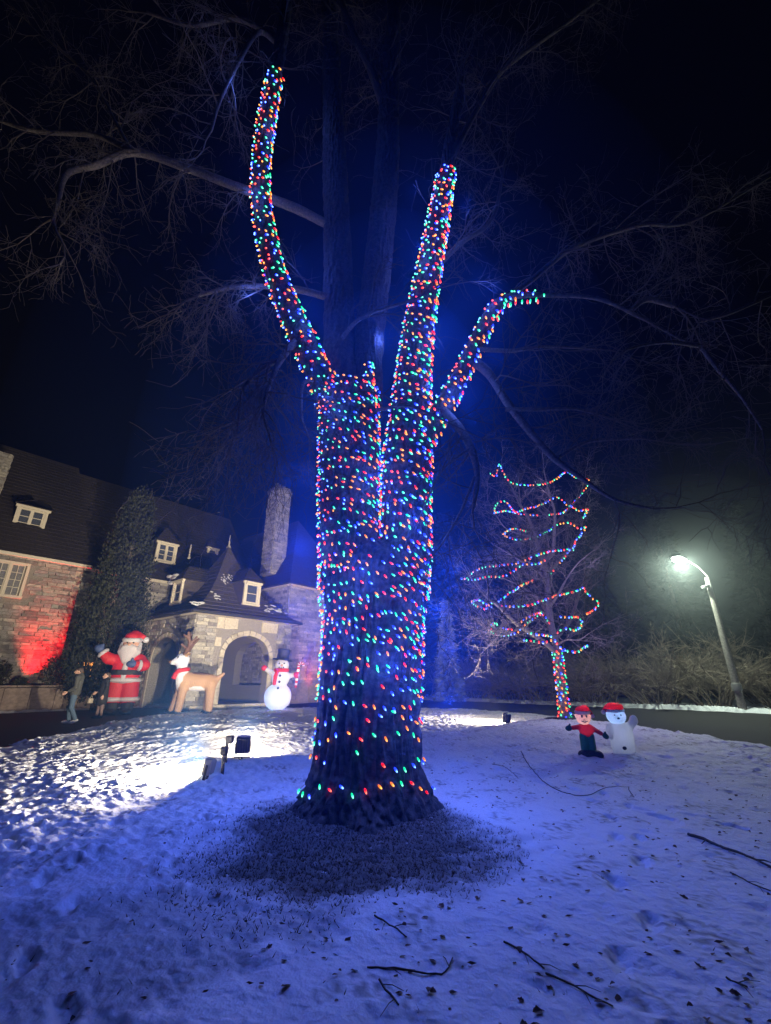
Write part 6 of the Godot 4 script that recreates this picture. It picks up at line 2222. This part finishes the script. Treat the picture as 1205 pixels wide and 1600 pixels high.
	mb.tube(PackedVector3Array([Vector3(0, 0.17, -0.07), Vector3(0, 0.3, 0), Vector3(0, 0.17, 0.07)]), PackedFloat32Array([0.008, 0.008, 0.008]), 6)
	solo("handbag", mb.mesh(mat("pale_leather", srgb(0.45, 0.38, 0.28), 0.6)), "small pale handbag held by the person in the dark coat", "bag", Vector3(-11.2, 0.84, -18.0))


# ------------------------------------------------------------------ lamps, floodlights, bits on the snow
func build_street_lamp() -> void:
	var o := thing("street_lamp", "tall grey street lamp with an arm and a glaring white head", "street lamp", Vector3(16.25, 0.3, -21.7))
	var mb := MB.new()
	mb.tube(PackedVector3Array([Vector3(0, -0.2, 0), Vector3(0, 2.0, 0), Vector3(0, 6.2, 0)]), PackedFloat32Array([0.17, 0.15, 0.11]), 18)
	part("pole", mb.mesh(M.pole_wood), o)
	mb = MB.new()
	mb.lathe(Vector3(0, 0.0, 0), [V2(0.19, 0.9), V2(0.2, 0.92), V2(0.2, 1.2), V2(0.16, 1.24)], 18)
	part("band", mb.mesh(M.metal_grey), o)
	mb = MB.new()
	mb.tube(PackedVector3Array([Vector3(0.02, 5.5, 0.1), Vector3(-0.02, 6.25, 0.08), Vector3(-0.35, 6.75, 0.06), Vector3(-0.85, 7.1, 0.04)]), PackedFloat32Array([0.04, 0.04, 0.035, 0.03]), 10)
	part("arm", mb.mesh(M.metal_grey), o)
	mb = MB.new()
	mb.ball(Vector3(-1.2, 7.2, 0.04), Vector3(0.42, 0.1, 0.17), Basis(Vector3.BACK, -0.2), 18, 8)
	part("lamp_housing", mb.mesh(M.metal_grey), o)
	mb = MB.new()
	mb.ball(Vector3(-1.24, 7.12, 0.05), Vector3(0.34, 0.18, 0.2), Basis(Vector3.BACK, -0.2), 18, 10)
	part("lamp_lens", mb.mesh(M.lamp_lens), o)
	omni("street_light", Vector3(-1.24, 6.9, 0.12), Color(0.93, 1.0, 0.91), STREET_LAMP, 0.16, o)
	# a small unlit floodlight lower on the pole
	mb = MB.new()
	mb.cbox(Vector3(-0.28, 5.72, 0.12), Vector3(0.34, 0.14, 0.24), 0.03, Basis(Vector3.BACK, 0.25))
	mb.tube(PackedVector3Array([Vector3(0, 5.62, 0.05), Vector3(-0.14, 5.66, 0.1)]), PackedFloat32Array([0.025, 0.025]), 8)
	part("side_floodlight", mb.mesh(M.pale_metal), o)


func flood(label: String, at: Vector3, to: Vector3, size: Vector3, housing: Material, energy: float, tall: float, wash: Vector3, beam: Vector3, beam_energy: float) -> Node3D:
	var f := thing("floodlight", label, "floodlight", at)
	var b := Basis.looking_at(-to.normalized(), Vector3.UP)    # the lamp looks along b.z
	var c := Vector3(0, tall, 0)
	var mb := MB.new()
	mb.cbox(c, size, 0.015, b)
	for k in 5:
		mb.box(c + b * Vector3((k - 2) * size.x / 5.5, 0, -size.z * 0.5 - 0.014), Vector3(0.012, size.y * 0.8, 0.03), b)
	part("housing", mb.mesh(housing), f)
	mb = MB.new()
	for s in [-1, 1]:
		mb.box(c + b * Vector3(s * (size.x * 0.5 + 0.012), -size.y * 0.3, 0), Vector3(0.012, size.y * 0.9, 0.04), b)
	mb.box(c + b * Vector3(0, -size.y * 0.75, 0), Vector3(size.x + 0.04, 0.012, 0.04), b)
	mb.tube(PackedVector3Array([Vector3(0, -0.12, 0), Vector3(0, tall - size.y * 0.7, 0)]), PackedFloat32Array([0.012, 0.018]), 8)
	part("bracket", mb.mesh(M.black_plastic), f)
	mb = MB.new()
	mb.box(c + b * Vector3(0, 0, size.z * 0.5 + 0.003), Vector3(size.x - 0.04, size.y - 0.04, 0.004), b)
	part("lamp_face", mb.mesh(M.flood_face), f)
	panel("flood_light", c + to.normalized() * (size.z * 0.5 + 0.03), wash, Color(1.0, 0.93, 0.8), energy, Vector2(size.x - 0.04, size.y - 0.04), f)
	spot("flood_beam", c + to.normalized() * (size.z * 0.5 + 0.04), beam, Color(1.0, 0.93, 0.8), beam_energy, 0.08, 46.0, 1.0, f)
	return f


func build_lamps() -> void:
	var a := Vector3(-2.95, 0, -8.3)
	a.y = lawn_y(a.x, a.z)
	flood("squat beige floodlight lying low and aimed left along the snow", a, Vector3(-1.0, 0.15, 0.1), Vector3(0.22, 0.24, 0.13), M.beige, FLOOD * 0.55, 0.2, Vector3(-1.0, 0.4, 0.08), Vector3(-0.75, 0.55, -0.6), FLOOD * 1.4)
	var b := Vector3(-2.86, 0, -9.85)
	b.y = lawn_y(b.x, b.z)
	flood("black boxy floodlight with snow on top, aimed at the porch", b, Vector3(-0.12, 0.2, -0.98), Vector3(0.27, 0.3, 0.14), M.black_plastic, FLOOD * 0.22, 0.25, Vector3(-0.12, 0.5, -0.98), Vector3(-0.27, 0.56, -0.86), FLOOD * 3.8)
	var c := Vector3(3.75, 0, -14.9)
	c.y = lawn_y(c.x, c.z)
	flood("lone small floodlight beside the slender tree, aimed at the house", c, Vector3(-0.7, 0.2, -0.7), Vector3(0.26, 0.28, 0.14), M.black_plastic, FLOOD * 0.6, 0.2, Vector3(-0.7, 0.3, -0.7), Vector3(-0.48, 0.42, -0.77), FLOOD * 1.6)
	var mb := MB.new()
	mb.ball(b + Vector3(0, 0.405, 0.0), Vector3(0.13, 0.025, 0.07), Basis.IDENTITY, 12, 6)
	solo("snow_cap", mb.mesh(M.trim_snow), "thin cap of snow on top of the black boxy floodlight", "snow")
	# timer stakes with sockets beside the pair, and their leads
	var posts := [[Vector3(-2.86, 0, -8.75), 0.42, "slim black stake with timer socket, the nearer of the two"], [Vector3(-3.1, 0, -9.6), 0.44, "slim black stake with side socket box, the farther of the two"]]
	for k in 2:
		var p: Vector3 = posts[k][0]
		p.y = lawn_y(p.x, p.z)
		var o := thing("power_stake", posts[k][2], "power stake", p, 0.0, "power stakes by the floodlights")
		mb = MB.new()
		mb.cbox(Vector3(0, posts[k][1] * 0.5 - 0.05, 0), Vector3(0.05, posts[k][1] + 0.1, 0.05), 0.01, Basis(Vector3.BACK, 0.05))
		part("stake", mb.mesh(M.black_plastic), o)
		mb = MB.new()
		mb.cbox(Vector3(0.05 if k else 0.0, posts[k][1] - 0.06, 0.01), Vector3(0.13, 0.14, 0.09), 0.02)
		part("socket_box", mb.mesh(M.black_plastic), o)
	mb = MB.new()
	var P := PackedVector3Array([Vector3(-3.04, 0.46, -9.58), Vector3(-2.98, 0.42, -9.62), Vector3(-2.92, 0.22, -9.72), Vector3(-2.86, 0.16, -9.78)])
	var R := PackedFloat32Array([0.007, 0.007, 0.007, 0.007])
	mb.tube(P, R, 6)
	solo("power_lead", mb.mesh(M.black_plastic), "thin black lead hanging from the socket stake to the boxy floodlight", "cable")


const STICKS := [
	[3.23, 5.58, 3.29, 5.42, 3.31, 5.18, 3.37, 4.99, 3.42, 4.6], [2.95, 10.72, 2.73, 9.55, 2.58, 8.23, 2.68, 7.53, 2.94, 7.39, 3.4, 7.76, 3.8, 7.87], [3.78, 7.86, 3.66, 7.6, 3.54, 7.25], [1.99, 9.29, 2.17, 9.04, 2.25, 8.49],
	[0.75, 3.55, 0.84, 3.43, 0.91, 3.28], [0.9, 3.23, 1.0, 3.16, 1.07, 3.06, 1.15, 2.97], [-0.08, 3.88, 0.03, 3.76, 0.13, 3.59], [-0.1, 3.29, 0.14, 3.26, 0.32, 3.26, 0.4, 3.4], [1.88, 3.18, 1.92, 3.14, 1.95, 3.11], [-0.04, 3.18, 0.0, 3.1, 0.07, 2.97], [2.96, 4.6, 2.98, 4.39, 3.02, 4.26]]
const STICK_WORDS := ["thick straight dead branch at the right edge of the snow", "long thin curving twig on the snow before the two small figures", "little forked tip at the end of the long curving twig", "short twig lying between the trunk and the long curving twig", "thin bent twig in the near snow right of the middle", "thin twig running on to the bottom edge right of the middle", "short twig on the snow just under the dark grass ring", "curled twig in the near snow left of the middle", "short twig near the bottom right corner", "short slanting twig at the very bottom left of the middle", "small twig below the thick dead branch at the right"]


func build_litter() -> void:
	rng.seed = 31
	for k in STICKS.size():
		var q: Array = STICKS[k]
		var flat := []
		var r := 0.016 if k == 0 else (0.009 if k == 1 else 0.0055)
		for i in range(0, q.size(), 2):
			flat.append_array([q[i], lawn_y(q[i], -q[i + 1]) + r * 0.5, -q[i + 1], r * (1.0 - 0.06 * i)])
		var pr := smooth_path(flat, 0.05)
		var P: PackedVector3Array = pr[0]
		for i in P.size():
			P[i].y = maxf(P[i].y, lawn_y(P[i].x, P[i].z) + r * 0.3) + rng.randf_range(0, 0.004)
			P[i].x += rng.randf_range(-0.006, 0.006)
		var mb := MB.new()
		mb.tube(P, pr[1], 7)
		for j in 2 if k != 2 else 1:
			var i := rng.randi_range(1, P.size() - 2)
			var d := (P[i + 1] - P[i]).normalized().rotated(Vector3.UP, rng.randf_range(0.5, 1.0) * (1 if j else -1))
			mb.tube(PackedVector3Array([P[i], P[i] + d * 0.06 + Vector3(0, 0.01, 0), P[i] + d * rng.randf_range(0.1, 0.16)]), PackedFloat32Array([r * 0.5, r * 0.4, r * 0.2]), 5)
		for i in mb.v.size():
			mb.v[i] -= P[0]
		solo("fallen_twig", mb.mesh(M.stick_bark), STICK_WORDS[k], "twig", P[0], "twigs lying on the snow")
	# dry leaves
	var shapes := []
	for s in 4:
		var mb := MB.new()
		var n := 7
		var left := []
		var right := []
		var mid := []
		for i in n:
			var t := float(i) / (n - 1)
			var w := sin(PI * pow(t, 0.8)) * 0.34 * (1.0 + 0.25 * sin(t * 16.0 + s))
			var lift := 0.12 * sin(t * PI) * (1.0 if s % 2 else -0.4)
			mid.append(Vector3(t - 0.5, lift, 0))
			left.append(Vector3(t - 0.5, lift + w * 0.35, w))
			right.append(Vector3(t - 0.5, lift + w * 0.3, -w))
		for i in n - 1:
			mb.quad(mid[i], left[i], left[i + 1], mid[i + 1])
			mb.quad(right[i], mid[i], mid[i + 1], right[i + 1])
		shapes.append(mb.mesh(M.leaf_brown))
	var count := 0
	var tries := 0
	while count < 180 and tries < 4000:
		tries += 1
		var x := rng.randf_range(-1.6, 5.2)
		var z := -2.75 - 8.0 * pow(rng.randf(), 1.5)
		if bare(x, z) > 0.3 or absf(x) > -z * 0.92 + 0.3:
			continue
		var o := solo("fallen_leaf", shapes[count % 4], "small dry brown leaf lying on the blue-lit snow", "leaf", Vector3(x, lawn_y(x, z) + 0.008, z), "dry leaves scattered over the snow")
		var s := rng.randf_range(0.03, 0.065)
		o.transform.basis = Basis.from_euler(Vector3(rng.randf_range(-0.4, 0.4), rng.randf() * TAU, rng.randf_range(-0.4, 0.4))).scaled(Vector3.ONE * s)
		count += 1


func build_flecks() -> void:
	# crumbs of leaf and bark strewn over the snow, too small to count
	var mb := MB.new()
	mb.quad(Vector3(-0.5, 0, -0.22), Vector3(-0.1, 0.1, -0.3), Vector3(0.5, 0.02, 0.05), Vector3(-0.2, 0.03, 0.28))
	mb.tri(Vector3(-0.2, 0.03, 0.28), Vector3(0.5, 0.02, 0.05), Vector3(0.1, 0.14, 0.2))
	var mm := MultiMesh.new()
	mm.transform_format = MultiMesh.TRANSFORM_3D
	mm.mesh = mb.mesh(M.leaf_brown)
	rng.seed = 505
	var put := []
	while put.size() < 1200:
		var z := -2.6 - 13.0 * pow(rng.randf(), 1.2)
		var x := rng.randf_range(-1.0, 1.0) * (-z * 0.95 + 0.5)
		if lawn_inside(x, z) < 0.3 or rng.randf() > smoother(-3.5, 1.5, x) + 0.15:
			continue
		put.append(Vector3(x, lawn_y(x, z) + 0.003, z))
	mm.instance_count = put.size()
	for k in put.size():
		var s := rng.randf_range(0.012, 0.045)
		mm.set_instance_transform(k, Transform3D(Basis.from_euler(Vector3(rng.randf_range(-0.3, 0.3), rng.randf() * TAU, rng.randf_range(-0.3, 0.3))).scaled(Vector3(s * 1.5, s, s)), put[k]))
	var o := MultiMeshInstance3D.new()
	o.name = "leaf_litter"
	o.multimesh = mm
	add_child(o)
	tag(o, "tiny brown crumbs of leaf and bark strewn over the snow", "leaf litter", "", "stuff")


# ------------------------------------------------------------------ brush and woods behind
func brush(label: String, at: Vector3, wide: float, high: float, stems: int, lean: float, c0: Color) -> void:
	var o := thing("bare_bush", label, "bush", at, 0.0, "leafless bushes beyond the driveway")
	var mb := MB.new()
	var fine := MB.new()
	for k in stems:
		var a := rng.randf() * TAU
		var t := rng.randf_range(0.7, 1.25)
		mb.tint = Color(c0.r * t, c0.g * t, c0.b * t)
		fine.tint = mb.tint
		var p := Vector3(cos(a) * wide * 0.3 * rng.randf(), 0, sin(a) * wide * 0.25 * rng.randf())
		var P := PackedVector3Array([p])
		var R := PackedFloat32Array([0.035])
		var d := Vector3(cos(a) * 0.55 + lean, 1.0, sin(a) * 0.45).normalized()
		var l := high * rng.randf_range(0.55, 1.15)
		for i in 6:
			d = (d + Vector3(cos(a) * 0.16 + rng.randf_range(-0.2, 0.2), -0.09 - 0.02 * i, sin(a) * 0.12 + rng.randf_range(-0.2, 0.2))).normalized()
			p += d * l / 6.0
			P.append(p)
			R.append(0.045 * (1.0 - (i + 1) / 7.8))
			var kids := 5 if i > 0 else 2
			for j in kids:
				var nd := (d + Vector3(rng.randf_range(-1, 1), rng.randf_range(-0.5, 0.9), rng.randf_range(-1, 1))).normalized()
				var q := p
				var Q := PackedVector3Array([q])
				var S := PackedFloat32Array([0.02])
				for m in 3:
					nd = (nd + Vector3(rng.randf_range(-0.4, 0.4), rng.randf_range(-0.2, 0.25), rng.randf_range(-0.4, 0.4))).normalized()
					q += nd * high * rng.randf_range(0.04, 0.1)
					Q.append(q)
					S.append(0.02 * (1.0 - (m + 1) / 4.2))
					for w in 2:
						var e := (nd + Vector3(rng.randf_range(-1, 1), rng.randf_range(-0.6, 0.8), rng.randf_range(-1, 1))).normalized() * high * rng.randf_range(0.03, 0.09)
						fine.tri(q - Vector3(0.01, 0, 0), q + e, q + Vector3(0.01, 0.006, 0.006))
				mb.tube(Q, S, 3, false)
		mb.tube(P, R, 5, false)
	part("stems", mb.mesh(M.brush), o, false, "stuff")
	part("twigs", fine.mesh(M.brush), o, false, "stuff")


func conifer(mb: MB, high: float, wide: float, count: int, c: Color, size: float) -> void:
	for k in count:
		var h := high * (0.06 + 0.94 * pow(rng.randf(), 1.3))
		var a := rng.randf() * TAU
		var tier := 0.75 + 0.35 * absf(sin(h * 3.1 + a * 0.7))
		var r := wide * (1.0 - h / high) * tier * rng.randf_range(0.35, 1.0) + 0.05
		var p := Vector3(cos(a) * r, h - r * 0.22, sin(a) * r)
		var t := rng.randf_range(0.6, 1.3)
		spray(mb, p, Vector3(cos(a), -0.15, sin(a)), size * rng.randf_range(0.6, 1.3), Color(c.r * t, c.g * t, c.b * t), 0.0)


func build_woods() -> void:
	rng.seed = 404
	var brown := Color(0.19, 0.155, 0.115)
	var spots := [
		[12.2, 27.5, 3.6, 4.2, 26, -0.15, "arching brown bush just left of the tallest one behind the lamp post"], [14.8, 26.0, 3.8, 4.9, 30, -0.2, "tallest tangled bush between slender tree and lamp post"], [17.4, 25.2, 3.8, 4.4, 30, 0.0, "dense bush directly behind the foot of the street lamp"], [20.0, 24.0, 3.6, 3.9, 26, 0.1, "bush at the right edge of the picture beyond the lamp"], [10.0, 30.0, 3.4, 3.6, 22, 0.0, "lower dim bush right behind the slender lit tree"],
		[6.6, 36.0, 4.0, 5.6, 24, -0.1, "upright pale-stemmed bush beyond the far floodlight"], [9.0, 33.5, 3.6, 4.6, 22, 0.0, "bush between the pale-stemmed one and the slender tree"], [3.6, 38.5, 4.0, 4.8, 20, 0.0, "dim bluish bush just right of the great trunk"], [12.5, 32.0, 4.2, 5.4, 22, 0.0, "taller bush in the second row behind the slender tree"], [17.5, 30.0, 4.4, 6.0, 22, 0.0, "tall bush in the second row behind the lamp"], [22.5, 28.0, 4.4, 5.6, 20, 0.0, "far bush at the dark right end of the row"]]
	for q in spots:
		brush(q[6], Vector3(q[0], 0.28, -q[1]), q[2], q[3], q[4], q[5], brown)
	# a young spruce, pale in the lights, right of the great trunk
	var o := thing("young_spruce", "slim pale young spruce glimmering right of the great trunk", "tree", Vector3(4.0, 0.3, -29.5))
	var mb := MB.new()
	mb.tube(PackedVector3Array([Vector3.ZERO, Vector3(0.05, 3.0, 0), Vector3(0, 6.0, 0)]), PackedFloat32Array([0.09, 0.06, 0.015]), 8)
	part("trunk", mb.mesh(M.bark), o)
	mb = MB.new()
	conifer(mb, 6.4, 0.95, 1500, Color(0.2, 0.24, 0.26), 0.32)
	part("crown", mb.mesh(M.foliage), o, false, "stuff")
	# the dark wood behind
	var wood := [[-3.0, 47, 17], [2.0, 50, 15], [6.5, 46, 19], [11.0, 48, 16], [15.5, 44, 18], [20.0, 40, 15], [25.0, 38, 18], [30.0, 35, 16], [28.0, 46, 22], [9.0, 58, 24], [18.0, 56, 24], [-26.0, 48, 16], [-20.0, 52, 18]]
	var where := ["half hidden behind the great trunk", "just right of the great trunk, farthest from the lamp", "behind the pale young spruce", "behind the slender tree's left side", "behind the slender tree's right side", "between slender tree and street lamp", "behind the street lamp", "at the right edge beyond the lamp", "tall and dim in the second rank at the right edge", "tall in the second rank behind the slender tree", "tall in the second rank above the bushes", "behind the left end of the roof ridge", "behind the middle of the roof ridge"]
	for k in wood.size():
		var q: Array = wood[k]
		o = thing("dark_conifer", "dark conifer of the wood, " + where[k], "tree", Vector3(q[0], 0.2, -q[1]), 0.0, "conifers of the dark wood")
		mb = MB.new()
		mb.tube(PackedVector3Array([Vector3.ZERO, Vector3(0, q[2], 0)]), PackedFloat32Array([0.25, 0.03]), 8)
		part("trunk", mb.mesh(M.bark), o)
		mb = MB.new()
		conifer(mb, q[2], 3.2, 2600, Color(0.008, 0.011, 0.007), 0.8)
		part("crown", mb.mesh(M.foliage), o, false, "stuff")
	for m in [["dim wood", -70.0]]:
		mb = MB.new()
		for k in 70:
			var x := -90.0 + k * 2.6
			var sub := MB.new()
			conifer(sub, rng.randf_range(9, 15), 3.0, 260, Color(0.02, 0.028, 0.018), 1.3)
			mb.add(sub, Transform3D(Basis.IDENTITY, Vector3(x, 0, -66.0 + rng.randf_range(-6, 6))))
		solo("distant_woods", mb.mesh(M.foliage), "black mass of distant conifers closing off the grounds", "woods", Vector3.ZERO, "", "stuff")


# banks of damp air: one hangs in the crown of the great tree, one about the street lamp
func build_mist() -> void:
	var c := Vector3(0.1, 4.6, -6.8)
	var l := Vector3(15.0, 6.6, -21.5)
	var banks := []
	for k in 5:
		banks.append(["mist", c, [Vector3(4.2, 8.4, 4.2), Vector3(5.8, 11.5, 5.8), Vector3(7.8, 14.0, 7.8), Vector3(10.2, 16.5, 10.0), Vector3(13.5, 20.0, 13.0)][k], [0.036, 0.018, 0.012, 0.005, 0.0015][k]])
		banks.append(["lamp_mist", l, [Vector3(4.0, 4.0, 4.0), Vector3(7.0, 6.5, 7.0), Vector3(11.0, 10.0, 11.0), Vector3(16.0, 13.5, 16.0), Vector3(24.0, 18.0, 22.0)][k], [0.008, 0.006, 0.0035, 0.002, 0.0012][k]])
	for q in banks:
		var m := FogMaterial.new()
		m.density = q[3]
		m.albedo = Color(0.28, 0.6, 1.0) if q[0] == "mist" else Color(0.9, 0.95, 0.95)
		var f := FogVolume.new()
		f.name = numbered(q[0])
		f.shape = RenderingServer.FOG_VOLUME_SHAPE_ELLIPSOID
		f.size = q[2]
		f.material = m
		add_child(f)
		f.position = q[1]
		tag(f, "thin night mist glowing round the great tree" if q[0] == "mist" else "thin night mist glowing round the street lamp", "mist", "", "stuff")
